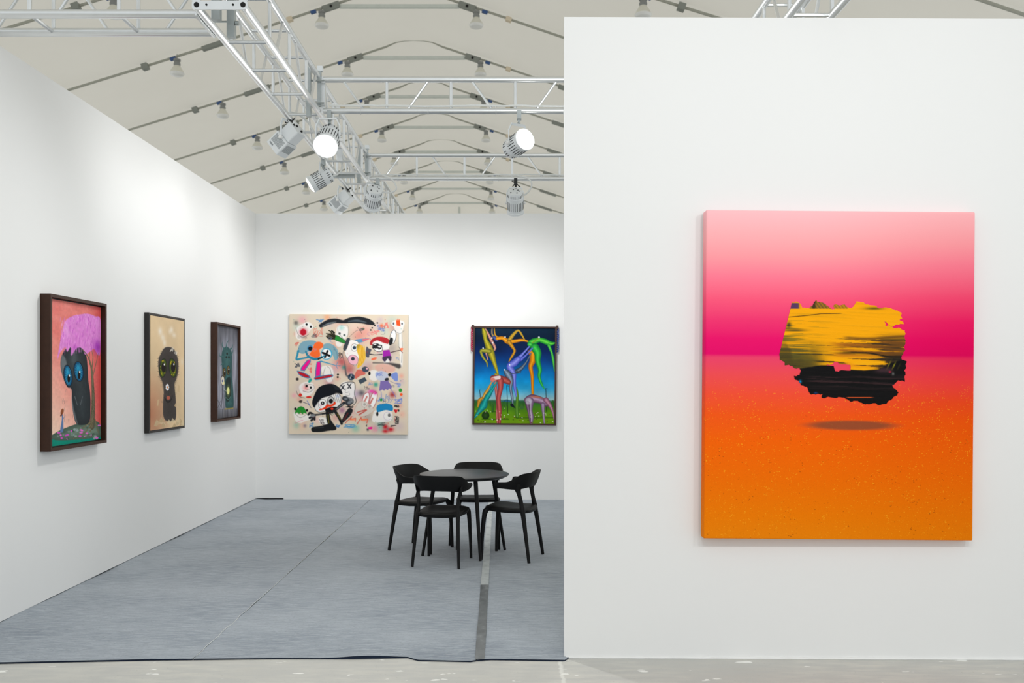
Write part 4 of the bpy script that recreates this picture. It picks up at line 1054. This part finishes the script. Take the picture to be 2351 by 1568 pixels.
A.line([(600,1200),(540,1210),(450,1225),(400,1230)],[30,20,18,22],(36,37,40),4); 
for p in ([(400,1235),(350,1205),(330,1225)],[(390,1245),(345,1260)],[(395,1250),(365,1290)],[(400,1250),(400,1280)]): A.line(p, 24, (36,37,40), 4)
A.ell(380,1236,28,18,(130,134,136),soft=8); A.line([(420,1232),(480,1222)],6,(140,140,140),3)
A.line([(620,1185),(680,1140),(730,1100)],[34,26,34],(40,42,46),4); A.line([(640,1170),(720,1110)],8,(130,136,140),3)
A.ell(790,1090,48,36,(54,58,64),-.4,soft=5); A.ell(745,1050,38,28,(54,58,64),.3,soft=5); A.line([(750,1040),(820,1060),(830,1090)],26,(60,64,70),5); A.ell(795,1092,26,18,(120,126,132),-.4,soft=8); A.ell(752,1052,20,12,(120,126,132),soft=7)
A.line([(545,1200),(560,1290),(600,1370)],[40,46,70],(26,28,30),4); A.line([(552,1230),(560,1320)],12,(120,110,30),4,.8); A.line([(630,1190),(680,1270),(705,1330)],[34,30,26],(30,32,36),4); A.line([(655,1220),(690,1280)],10,(120,106,30),4,.8)
A.line([(705,1320),(770,1230),(800,1185)],[20,66,60],(34,36,40),4); A.line([(730,1290),(775,1215)],16,(110,40,44),5,.8); A.line([(390,1392),(480,1385),(560,1370),(625,1380)],[56,70,76,44],(28,30,32),4); A.line([(410,1375),(500,1368)],10,(70,76,80),5,.6)
# pale mask with crosses
A.poly([(685,930),(720,880),(800,862),(848,880),(858,930),(860,1080),(850,1120)], (236,232,232), 6, .35); A.line([(688,960),(690,905),(750,870),(840,868),(856,920),(850,1000),(868,1080),(840,1120)],7,(50,48,52),2)
for x,y in ((716,920),(790,908)): A.line([(x-18,y-22),(x+16,y+24)],13,(54,56,62),2); A.line([(x+16,y-18),(x-14,y+24)],13,(54,56,62),2)
A.line([(755,935),(745,980),(790,975)],3,(90,90,96)); A.line([(750,1010),(790,1015),(795,990)],3,(120,120,120)); A.scribble(790,1140,50,(34,34,36),12,7,41,12)
# green capped frog and blue capped face
A.poly([(178,1215),(195,1165),(240,1132),(285,1150),(312,1215),(280,1205),(268,1222),(245,1205),(225,1218),(205,1200)], (40,142,50), 2); A.ell(184,1160,14,16,K_); A.ell(314,1178,13,15,K_); A.line([(185,1215),(240,1258),(310,1225)],3,(120,110,110)); A.line([(180,1320),(250,1290),(270,1290)],4,(220,130,150))
A.poly([(1098,1160),(1120,1122),(1190,1108),(1275,1128),(1280,1190),(1200,1182),(1115,1205)], (30,134,190), 2); A.ell(1108,1225,13,26,K_); A.ell(1243,1240,16,20,K_); A.ell(1225,1250,44,46,Wt,soft=3,alpha=.4,edge=(170,150,190),ew=2); A.scribble(1150,1335,50,(70,80,80),12,3,44,18)
# pink striped eggs and orange feet
for q in ([(940,1060),(965,1000),(1010,985),(1015,1060),(985,1140),(935,1135)], [(1020,1080),(1050,1000),(1085,975),(1108,1010),(1090,1100),(1050,1165),(1010,1150)]): A.poly(q, Wt, 3, edge=(180,70,80), ew=6)
A.line([(960,1090),(990,1030)],16,(206,120,110),4); A.line([(1025,1110),(1055,1050)],18,(206,120,110),4); A.ell(964,1116,15,15,K_); A.ell(1022,1138,15,16,K_); A.spray(1045,970,40,(246,60,170),.85,22); A.spray(1085,990,20,(220,20,140),.8)
A.poly([(840,1190),(890,1100),(960,1080),(1070,1170),(1010,1230),(940,1250),(880,1230)], (214,206,196), 6, .8, edge=(200,150,140), ew=3); A.line([(885,1205),(930,1190),(985,1180),(900,1232)],14,(196,90,80),3)
for q in ([(745,1325),(820,1250),(800,1285),(862,1270),(858,1305)], [(880,1335),(925,1262),(930,1290),(1000,1280),(990,1325)]): A.line(q, 10, (206,100,84), 2, curve=False); 
A.spray(830,1283,36,(252,130,84),.9,14); A.spray(960,1288,44,(252,130,80),.9,14)
# small marks low
A.scribble(480,1310,30,(70,60,60),12,4,50,34); A.line([(580,1220),(600,1240)],5,K_); A.scribble(362,1340,28,(60,130,190),12,5,51,28); A.scribble(665,1358,22,(50,110,170),10,7,52,14); A.scribble(800,1360,70,(80,150,200),26,5,53,20); A.spray(870,1385,30,(150,200,180),.6)
A.spray(1000,1400,14,(40,40,60),.9); A.poly([(1000,1375),(1050,1370),(1045,1395),(1010,1392)], (236,30,140), 4); A.scribble(990,1352,10,K_,6,5,54)
A.spray(1200,1370,30,(196,24,36),1); A.spray(1260,1400,36,(200,24,40),1,26); A.spray(1200,1420,36,(206,40,50),.95,22); A.spray(1225,1395,16,(120,100,110),.6)
A.poly([(1298,1185),(1312,1172),(1322,1184),(1336,1172),(1338,1190),(1320,1220)], (206,30,40), 1.5); A.scribble(1328,1140,30,(30,30,34),14,6,55,12); A.scribble(1330,1290,22,(40,40,44),16,6,56,60); A.ell(1352,1188,7,14,K_); A.scribble(1310,1280,18,(220,120,110),8,4,57,40); A.scribble(1290,1358,40,(50,40,46),10,5,58,10); A.scribble(1160,1350,40,(50,60,60),8,4,59,6)
q = np.random.default_rng(77)
for i in range(120):
    x, y = q.uniform(150, 1420), q.uniform(140, 1430); A.ell(x, y, q.uniform(2, 5), q.uniform(2, 5), [(40,40,44),(220,60,50),(60,110,190),(240,120,150),(60,150,120)][q.integers(5)], alpha=.8)
for i in range(14): A.scribble(q.uniform(170,1400), q.uniform(160,1400), q.uniform(14,30), [(90,90,96),(226,120,110),(110,140,200),(200,140,170)][q.integers(4)], 8, 2.5, 100 + i)
A.mesh('canvas', SW - .004, SH - .004, -.0365, sq, M['paint'], 1.0)

# ------------------------------------------------------------------ framed desert acrobats
fr_c = at(1181.5, 862.5, 11.18); FW, FH = 1.075, 1.268
fp = thing('framed_painting', 'brown framed painting of stretched rainbow coloured bodies over a cactus desert', 'painting', (fr_c.x, WY - .001, fr_c.z))
fp.rotation_euler = (0, .009, 0)
frame_bars(fp, FW, FH, .05, .022, M['mahogany'])
A = Art(230, 276, [(162, 175), (1192, 182), (1187, 1416), (158, 1408)], (10, 50, 90))
yy = np.linspace(175, 1412, 276)
sky = [(175, (6, 38, 62)), (300, (2, 26, 52)), (480, (2, 32, 84)), (620, (2, 62, 128)), (760, (2, 108, 176)), (860, (8, 140, 204)), (960, (40, 156, 206)), (1040, (110, 178, 204)), (1100, (150, 190, 196)), (1125, (40, 96, 60)), (1180, (60, 116, 30)), (1280, (92, 146, 16)), (1420, (110, 150, 10))]
row = np.stack([np.interp(yy, [p for p, _ in sky], [c_[i] for _, c_ in sky]) for i in range(3)], 1); A.im = np.repeat(row[:, None, :], 230, 1); A.grain(9, 7, .16, 3, 4)
A.poly([(520,1130),(560,1105),(600,1108),(630,1135)], (40, 96, 120), 3); A.poly([(430,1135),(470,1105),(520,1130)], (50,110,110), 3)
q = np.random.default_rng(9)
for x, h_, w_ in ((180,70,14),(205,60,12),(395,170,26),(365,90,14),(520,80,16),(545,90,18),(575,60,12),(740,80,18),(1110,70,12),(1168,120,18),(1140,70,12),(640,70,14),(450,70,12),(790,50,12),(1070,60,12)):
    A.line([(x, 1170 - h_ * .4 + (80 if h_ > 160 else 0)), (x, 1185 + (75 if h_ > 160 else 0))], w_, (56, 116, 40), 2, col2=(30, 74, 30))
for x, y0, y1 in ((225,980,1090),(575,925,1280),(1075,960,1260)): A.line([(x, y0), (x + 8, (y0 + y1) / 2), (x + 12, y1)], 7, (16, 26, 24), 1.5); A.line([(x, y0), (x + 22, y0 + 4)], 5, (16,26,24))
A.line([(700,950),(712,1060),(705,1200),(712,1330)], [16,36,38,40], (110,160,50), 2, col2=(50,100,30)); A.line([(260,1358),(600,1358)],12,(36,74,10),5,.8); A.line([(700,1342),(1180,1338)],10,(44,84,10),5,.8); A.ell(305,1310,50,52,(40,76,24),soft=6,col2=(22,44,14)); A.ell(770,1210,26,26,(60,104,50),soft=5); A.line([(390,1264),(470,1264)],8,(40,80,14),4)
def body(pts, wid, c1, c2): A.line(pts, wid, c1, 2, col2=c2)
# yellow diver with pink companion
body([(290,180),(330,250),(370,330),(420,430),(410,470)], [16,30,40,34,16], (228,170,150), (120,70,70)); body([(300,480),(330,590)], [20,14], (230,170,150), (130,80,80))
body([(262,178),(285,240),(300,330),(340,420),(370,500),(410,620),(450,740),(460,790)], [22,64,50,84,92,54,34,22], (204,188,50), (96,96,24)); body([(350,480),(290,470),(240,480),(270,560),(315,620),(322,680)], [60,56,34,30,24,10], (180,176,60), (90,92,30)); body([(430,780),(470,795),(410,808)], [30,24,8], (190,180,60), (110,100,30))
# orange flyer
body([(382,180),(384,260),(430,310)], [16,24,40], (196,152,60), (70,80,120)); body([(410,180),(420,260),(450,300)], [14,20,30], (220,160,40), (120,90,40)); body([(410,300),(440,330)], [40,44], (80,104,170), (40,50,110))
body([(450,315),(520,310),(580,350),(660,350),(760,335),(820,345),(870,362)], [44,44,66,44,36,26,12], (248,172,30), (170,96,10)); body([(600,340),(650,270),(715,210),(760,260),(800,330)], [50,44,26,26,16], (220,164,40), (120,110,50)); body([(600,360),(650,430),(672,480),(630,560),(600,612)], [60,40,34,28,10], (224,160,40), (120,80,20))
# green and orange stack at right
body([(870,490),(905,510),(905,600),(880,680),(900,800),(905,950),(910,1060)], [60,90,80,56,44,34,30], (246,160,20), (150,80,6)); body([(890,1050),(950,1070)],[30,8],(240,160,20),(150,80,6))
body([(870,370),(920,350),(990,330),(1060,350),(1130,380),(1190,370)], [60,80,60,70,60,16], (110,220,70), (10,120,40)); body([(930,430),(970,500),(970,600),(1000,720),(990,800),(1020,900),(1060,968)], [110,96,70,50,40,30,6], (70,210,80), (6,110,44)); body([(1110,400),(1150,500),(1170,600),(1185,740)], [40,30,34,6], (100,220,80), (20,120,50)); A.ell(870,390,34,30,(90,214,80),soft=5,col2=(20,130,50)); A.line([(980,310),(900,370)],14,(110,150,40),3); A.ell(985,298,11,12,(230,240,240))
# blue reacher and grey one
body([(860,420),(790,500),(735,560),(690,600)], [20,26,50,60], (140,150,230), (60,70,170)); body([(900,440),(820,530),(750,590)], [20,24,40], (120,130,220), (50,60,160)); body([(885,500),(830,610),(760,700),(700,740)], [12,20,50,60], (120,140,160), (30,40,60))
body([(720,580),(670,630),(610,680),(660,760),(672,860),(680,960),(700,1065)], [70,90,80,70,40,36,14], (146,150,232), (56,66,170)); body([(690,740),(750,755),(640,770)],[30,10,10],(90,110,130),(30,44,60))
body([(560,740),(590,780),(630,860),(625,960),(645,1080),(655,1190)], [50,90,60,36,32,12], (150,168,190), (40,54,74)); body([(640,1175),(685,1215)], [40,6], (24,30,40), (14,18,26))
# red stack with pale back
body([(400,830),(470,830),(540,850),(600,880)], [80,80,90,60], (196,96,84), (110,40,40)); body([(420,860),(440,1000),(460,1180),(450,1300),(460,1408)], [50,34,40,30,22], (214,130,120), (140,60,60)); body([(490,860),(495,960),(470,1090),(482,1230),(485,1408)], [90,64,56,60,34], (206,96,92), (120,40,46)); A.poly([(370,830),(420,805),(490,800),(485,840),(400,850)], (226,206,206), 4); A.ell(395,850,30,30,(210,120,110),soft=8)
# teal and ochre climbers
body([(380,880),(340,960),(300,1030),(270,1085)], [14,30,44,30], (230,180,80), (140,96,20)); body([(260,1085),(225,1120),(205,1200)], [30,50,14], (220,160,50), (140,90,20)); body([(450,880),(400,960),(340,1050),(300,1120),(280,1180),(230,1250),(165,1340)], [14,30,70,60,96,60,18], (40,180,170), (0,90,96)); body([(420,870),(370,970)],[14,22],(40,170,170),(10,100,110))
# mauve quadruped
body([(840,1110),(900,1090),(1000,1110),(1080,1150)], [80,110,90,90], (190,160,190), (84,50,76)); body([(870,1130),(875,1240),(895,1330),(890,1414)], [110,60,50,34], (200,180,206), (96,70,100)); body([(840,1150),(860,1270),(880,1400)], [60,30,20], (150,120,150), (70,40,66)); body([(1040,1170),(1045,1270),(1060,1408)], [60,34,22], (190,170,200), (90,64,96)); body([(1080,1110),(1130,1180),(1165,1260),(1185,1360)], [70,50,30,12], (206,150,170), (110,60,90)); A.ell(855,1125,40,44,(196,196,206),soft=12,alpha=.7); A.poly([(880,1070),(960,1060),(1060,1090),(1000,1085)], (190,110,80), 3, .8)
for x,y in ((380,308),(392,370),(550,295),(268,440),(545,720),(610,655)): A.ell(x,y,9,10,(226,232,236))
for i in range(70):
    x, y = q.uniform(170, 1180), 1190 + 215 * q.random() ** .7; A.ell(x, y, 4 + 6 * (y - 1190) / 215, 3 + 4 * (y - 1190) / 215, [(236,240,230),(230,220,210),(120,40,30),(60,70,20),(240,236,200)][q.integers(5)], alpha=.85)
A.mesh('canvas', FW - .044, FH - .044, -.034, fp, M['paint'], 1.0)
MB().box((0, -.016, 0), (FW - .03, .03, FH - .03)).build('backing_board', M['ebony'], fp, smooth=False)
for g, mat in ((-1, 'yarn_red'), (1, 'yarn_blue')):
    qq = random.Random(3 + g); zt_ = FH / 2 - .02
    MB().box((g * (FW / 2 + .004), -.03, FH / 2 - .008), (.03, .045, .045)).build('corner_block', M['mahogany'], fp, smooth=False)
    for i in range(11):
        z = zt_ - .028 * i; r_ = .016 + .006 * qq.random(); pts = [(g * (FW / 2 - .002), -.03, z + .014), (g * (FW / 2 + r_), -.036 + .01 * qq.random(), z + .004), (g * (FW / 2 + r_ * .9), -.03, z - .016), (g * (FW / 2 - .002), -.025, z - .024)]
        MB().path(spline(pts, 3), .0085, 6).build('yarn_loop', M[mat], fp)

# ------------------------------------------------------------------ three framed pictures on the long wall
def wall_picture(y0, y1, z0, z1, depth, lip, mat, recess, art, label):
    w, h = y1 - y0, z1 - z0
    root = thing('framed_painting', label, 'painting', (WX + .001, (y0 + y1) / 2, (z0 + z1) / 2), PI / 2)
    frame_bars(root, w, h, depth, lip, mat)
    MB().box((0, -(depth - recess) / 2 - .001, 0), (w - 2 * lip + .004, depth - recess, h - 2 * lip + .004)).build('backing_board', M['ebony'], root, smooth=False)
    gap = .008
    art.mesh('canvas', w - 2 * lip - 2 * gap, h - 2 * lip - 2 * gap, -(depth - recess) - .008, root, M['paint'], 1.0)
    return root

# pink haired creature
A = Art(170, 330, [(233, 168), (668, 238), (664, 1306), (226, 1364)], (236, 140, 130))
U, V = np.meshgrid(np.linspace(0, 1, 170), np.linspace(0, 1, 330))
g1 = np.clip((V - .25) * 1.1 - U * .6 + .1, 0, 1)[..., None]; st1 = vnoise(330, 170, 16, 6, 4, 3)[..., None]
A.im = np.array((232., 126, 118)) * (1 - g1) + np.array((250., 234, 206)) * g1; A.im = A.im * (1 - .35 * np.clip(st1 - .45, 0, 1)) + np.array((255., 214, 200)) * .35 * np.clip(st1 - .45, 0, 1)
rt = np.clip((U - .72) / .28, 0, 1)[..., None]; A.im = A.im * (1 - rt * .75) + np.array((206., 60, 62)) * rt * .75  # frame's shadow painted into the canvas as dark red towards the right
A.poly([(235,1300),(290,1248),(380,1208),(480,1176),(560,1160),(650,1175),(662,1300),(400,1320)], (112,132,116), 3, col2=(70,92,80)); A.poly([(225,1300),(300,1312),(400,1312),(520,1305),(664,1290),(664,1310),(226,1370)], (6,140,120), 3)
q = np.random.default_rng(12)
A.poly([(335,650),(365,585),(420,545),(500,560),(540,610),(555,720),(560,830),(575,930),(578,1040),(565,1170),(470,1185),(440,1120),(425,1020),(420,900),(385,880),(350,800),(332,720)], (58,66,70), 4, col2=(40,46,50))
A.poly([(335,650),(350,620),(380,680),(380,800),(410,900),(440,1060),(470,1180),(440,1120),(420,1000),(410,890),(365,840),(335,740)], (146,152,156), 9, .6); A.spray(440, 640, 34, (84,92,96), .8, 60)
for i in range(60):
    x, y = q.uniform(345, 560), q.uniform(600, 1170); A.line([(x, y), (x + q.uniform(-6, 6), y + 26)], 3, (84,92,98) if q.random() < .5 else (36,40,44), 1, .4)
for cx, cy, rx, ry, px_, py_ in ((392,790,31,84,398,812), (481,756,36,78,484,784)):
    A.ell(cx, cy, rx + 6, ry + 6, (16,26,34), -.12, soft=3); A.ell(cx, cy, rx, ry, (20,140,184), -.12, soft=2, col2=(8,70,110))
    for k in range(18):
        t = k / 18 * 2 * PI; A.line([(cx + rx * .35 * math.cos(t), cy + ry * .35 * math.sin(t)), (cx + rx * .85 * math.cos(t), cy + ry * .85 * math.sin(t))], 3.5, (90,200,230), 1, .55)
    A.ell(px_, py_, 12, 34, (10,12,16)); A.ell(px_ + 5, py_ - 24, 6, 9, (250,250,250))
A.line([(448,960),(468,1025)],[6,22,4],(130,138,142),4,.8); A.line([(512,960),(494,1025)],[4,22,6],(120,128,132),4,.8)
A.poly([(304,660),(318,570),(345,440),(372,350),(430,310),(500,295),(560,290),(620,310),(664,340),(660,600),(640,620),(610,575),(570,600),(535,620),(510,570),(470,565),(440,600),(422,628),(415,560),(385,598),(370,560),(330,600)], (226,134,214), 4)
for i in range(150):
    x, y = q.uniform(330, 655), q.uniform(310, 590); c_ = [(240,166,230),(206,96,200),(232,140,222),(190,76,190)][q.integers(4)]
    if y > 640 - .75 * (x - 300) * (1 if x < 420 else 0) - 60 and x < 350: continue
    A.line([(x, y), (x - 4, y + q.uniform(16, 44))], q.uniform(4, 9), c_, 3, .5)
for i in range(70): x, y = q.uniform(360, 640), q.uniform(310, 520); A.line([(x, y), (x - 6, y + 40)], [3, 8, 2], (246,178,236), 2, .45)
A.spray(640, 560, 50, (150,40,170), .8, 60); A.spray(450, 560, 40, (190,80,190), .5, 20); A.spray(380, 430, 40, (244,176,232), .6, 60)
for x, y in ((330,560),(345,470),(365,390),(372,360),(430,312),(470,300),(530,290),(560,296),(600,306)): A.line([(x + 12, y + 20), (x - 3, y - 6)], [10, 1], (240,170,228), 2, .9)
A.line([(590,1200),(600,1050),(598,880),(588,740),(560,640),(510,575)], [60,42,30,20,12,6], (126,118,92), 2, col2=(84,78,60)); A.line([(590,740),(600,640),(590,590)],[14,8,4],(120,104,80),1.5); A.line([(600,790),(625,690),(645,610)],[10,7,4],(120,100,80),1.5); A.line([(570,700),(572,600)],5,(110,90,70),1.5)
for p in ([(600,1150),(560,1220),(500,1270),(430,1300)], [(615,1150),(630,1210),(650,1270)], [(590,1180),(570,1250),(520,1300)], [(575,1170),(490,1230)]): A.line(p, [16,11,4], (134,122,90), 2, col2=(96,88,66))
for i in range(26): y = q.uniform(860, 1180); A.line([(580 + q.uniform(0, 30), y), (590 + q.uniform(0, 30), y + 24)], 3, (70,64,48), 1, .7)
for i in range(46):
    x = q.uniform(300, 655); y = q.uniform(1215 + (480 - x) * .2 if x < 480 else 1190, 1300); A.ell(x, y, q.uniform(6, 15), q.uniform(5, 11), [(206,80,190),(120,140,130),(150,168,168),(226,110,200),(70,96,80)][q.integers(5)], soft=2)
A.poly([(325,1240),(338,1150),(340,1105),(350,1120),(349,1235)], (96,124,170), 2); A.ell(342,1080,12,26,(146,80,48),.25,soft=2); A.poly([(324,1116),(338,1090),(340,1112)], (120,60,40), 1.5); A.line([(345,1140),(360,1125),(366,1108)],4,(90,110,160))
A.grain(60, 30, .05, 5)
wall_picture(6.037, 6.885, 1.067, 2.163, .0725, .022, M['walnut'], .040, A, 'deep walnut framed painting of a pink haired dark creature under a tree')

# furry creature with a flower
A = Art(130, 330, [(157, 170), (545, 226), (540, 1395), (160, 1455)], (226, 200, 160))
U, V = np.meshgrid(np.linspace(0, 1, 130), np.linspace(0, 1, 330)); nz_ = vnoise(330, 130, 5, 3, 6, 4)[..., None]
g1 = np.clip(1 - np.hypot((U - .0) * 1.1, (V - .86) * 1.5) * 1.5, 0, 1)[..., None]
A.im = np.array((228., 200, 160)) * (1 - g1) + np.array((190., 128, 98)) * g1; A.im *= .93 + .14 * nz_
for a in [(270,350,30,46,.8),(300,420,30,40,.7),(320,480,24,40,.7),(400,330,26,40,.75),(430,390,30,30,.65),(380,350,20,30,.5),(520,690,20,40,.5)]: A.spray(a[0], a[1], a[2], (250,240,226), a[4], a[3])
q = np.random.default_rng(14)
fur = [(330,530),(290,580),(255,660),(250,750),(265,850),(300,930),(312,1030),(305,1150),(305,1270),(335,1340),(440,1330),(448,1180),(440,1050),(432,940),(460,860),(478,760),(470,660),(445,580),(400,530)]
for i in range(len(fur)):
    for k in range(6):
        a, b_ = np.array(fur[i - 1], float), np.array(fur[i], float); p = a + (b_ - a) * (k / 6); d = p - np.array((370, 800 if p[1] > 700 else 680)); d /= np.hypot(*d)
        e_ = p + d * q.uniform(10, 26); A.line([p, e_], [9, 1], (70,62,58) if p[1] > 560 else (210,200,190), 2, .55)
A.poly(fur, (62,56,54), 6, col2=(72,66,64))
for i in range(170):
    x, y = q.uniform(275, 455), q.uniform(560, 1310); A.line([(x, y), (x + q.uniform(-4, 4), y + 20)], 3, [(84,78,76),(44,40,40),(96,88,84)][q.integers(3)], 1, .35)
for i in range(20): x = q.uniform(380, 460); A.line([(x, 560 + abs(x - 400)), (x + 14, 525 + abs(x - 400))], [6, 1], (236,228,216), 2, .8)
for cx, cy, rx, ry, ro in ((303,762,36,102,.12), (412,758,38,104,-.12)):
    A.ell(cx, cy, rx + 8, ry + 8, (40,38,36), ro, soft=4); A.ell(cx, cy, rx, ry, (120,128,22), ro, soft=3, col2=(46,70,20))
    for k in range(26):
        t = q.uniform(0, 2 * PI); A.ell(cx + rx * .78 * math.cos(t), cy + ry * .8 * math.sin(t), 5, 8, (206,176,30) if k % 2 else (96,120,30), alpha=.8)
    A.ell(cx + 6, cy - 6, 26, 56, (26,18,20), soft=3); A.ell(cx + 14, cy - 40, 7, 12, (250,250,248))
A.line([(358,1000),(364,1040),(362,1090)],5,(40,60,40)); 
for t in range(7): A.ell(352 + 12 * math.cos(t * .9), 975 + 26 * math.sin(t * .9), 9, 13, (244,240,246), soft=2)
A.ell(351,975,7,11,(226,130,30)); A.ell(362,1092,20,22,(190,100,80),soft=3); A.line([(320,1090),(340,1125),(365,1138),(395,1110),(410,1070)],[8,14,18,12,6],(28,24,24),4,.9); A.line([(335,1060),(360,1072),(392,1060)],4,(110,80,70),2,.8)
for pp in ([(475,940),(492,960),(488,1028),(468,1020)], [(240,1120),(262,1105),(248,1185),(232,1180)], [(430,1180),(452,1135),(448,1195)]): A.poly(pp, (216,186,144), 3, .85, curve=False)
for i in range(18): x = q.uniform(190, 530); y = q.uniform(1330, 1410); A.poly([(x-26,y+20),(x-4,y-26),(x+22,y+6),(x+6,y+28)], [(226,206,168),(196,168,128),(206,184,146)][q.integers(3)], 3, .8, curve=False)
A.spray(250,1380,40,(206,170,130),.6,30)
wall_picture(7.774, 8.64, 1.082, 2.163, .042, .016, M['ebony'], .006, A, 'black framed painting of a furry grey creature with green eyes holding a flower')

# teal creature in the rain
A = Art(100, 300, [(920, 284), (1150, 322), (1145, 1291), (925, 1318)], (110, 112, 124))
U, V = np.meshgrid(np.linspace(0, 1, 100), np.linspace(0, 1, 300)); s_ = vnoise(300, 100, 6, 26, 8, 3)[..., None]
A.im = np.array((138., 140, 152)) * (.62 + .7 * s_) ; top = np.clip(.3 - V, 0, .3)[..., None] / .3; A.im *= 1 - .35 * top; A.im *= 1 - .4 * np.clip((V - .86) / .14, 0, 1)[..., None]
A.spray(1060, 800, 90, (170,172,186), .5, 300)
tb_ = [(1000,560),(985,640),(990,740),(1000,850),(1020,960),(1025,1080),(1030,1200),(1100,1200),(1105,1080),(1100,960),(1090,850),(1092,720),(1090,600),(1060,545),(1030,530)]
A.poly(tb_, (58,100,100), 5, col2=(40,76,78))
for p in ([(1010,560),(992,510),(1000,470)],[(1035,545),(1040,490),(1062,450)],[(1070,560),(1095,540),(1100,500)],[(1000,640),(972,640),(965,600)],[(1088,620),(1100,580),(1102,560)],[(1000,720),(975,740)]): A.line(p, [20,10,2], (54,96,96), 2)
q = np.random.default_rng(19)
for i in range(60): x, y = q.uniform(1000, 1092), q.uniform(570, 1190); A.line([(x, y), (x + q.uniform(-10, 10), y + q.uniform(10, 30))], 4, [(30,60,62),(84,128,124),(40,84,84)][q.integers(3)], 2, .5)
for x, y in ((1042,610),(1035,650),(1060,650)): A.ell(x, y, 9, 14, (24,34,32))
for cx, cy in ((1013,820),(1054,795)): A.ell(cx, cy, 19, 56, (30,46,44), soft=3); A.ell(cx, cy, 15, 48, (150,120,60), soft=2, col2=(70,70,40)); A.ell(cx + 2, cy + 4, 9, 32, (28,20,18)); A.ell(cx + 5, cy - 12, 4, 8, (250,250,250))
A.poly([(1032,900),(1070,870),(1078,960),(1080,1060),(1060,1130),(1030,1120),(1028,1020)], (20,36,36), 5, .9); A.spray(1052, 1020, 26, (200,206,110), .8, 60); A.ell(1052,1020,14,38,(226,228,150),soft=3); A.line([(1030,1090),(1055,1115),(1078,1080)],6,(90,140,130),2)
A.line([(1005,980),(1020,1010),(1045,1030)],4,(190,190,180)); A.ell(998,905,20,56,(40,40,46),soft=2); A.ell(998,908,16,48,(214,206,190),soft=2); A.ell(996,912,6,14,(60,80,130)); A.ell(1008,935,9,18,(226,220,160),soft=3)
A.line([(1000,960),(996,1060),(985,1200)],[14,10,6],(54,54,62),2); A.line([(996,1000),(1000,1060)],[16,8],(80,80,92),2)
for i in range(14): x = 930 + i * 16; A.line([(x, 1215), (x + 3, 1310)], 7, [(96,94,98),(60,58,62),(120,116,112)][i % 3], 2, .8)
A.line([(1020,1215),(1100,1208)],14,(170,150,70),4,.8); A.line([(950,1120),(985,1200)],4,(40,40,44)); A.line([(975,1130),(950,1200)],4,(40,40,44))
wall_picture(9.521, 10.375, 1.096, 2.19, .069, .022, M['walnut'], .038, A, 'walnut framed painting of a teal creature against grey rain')
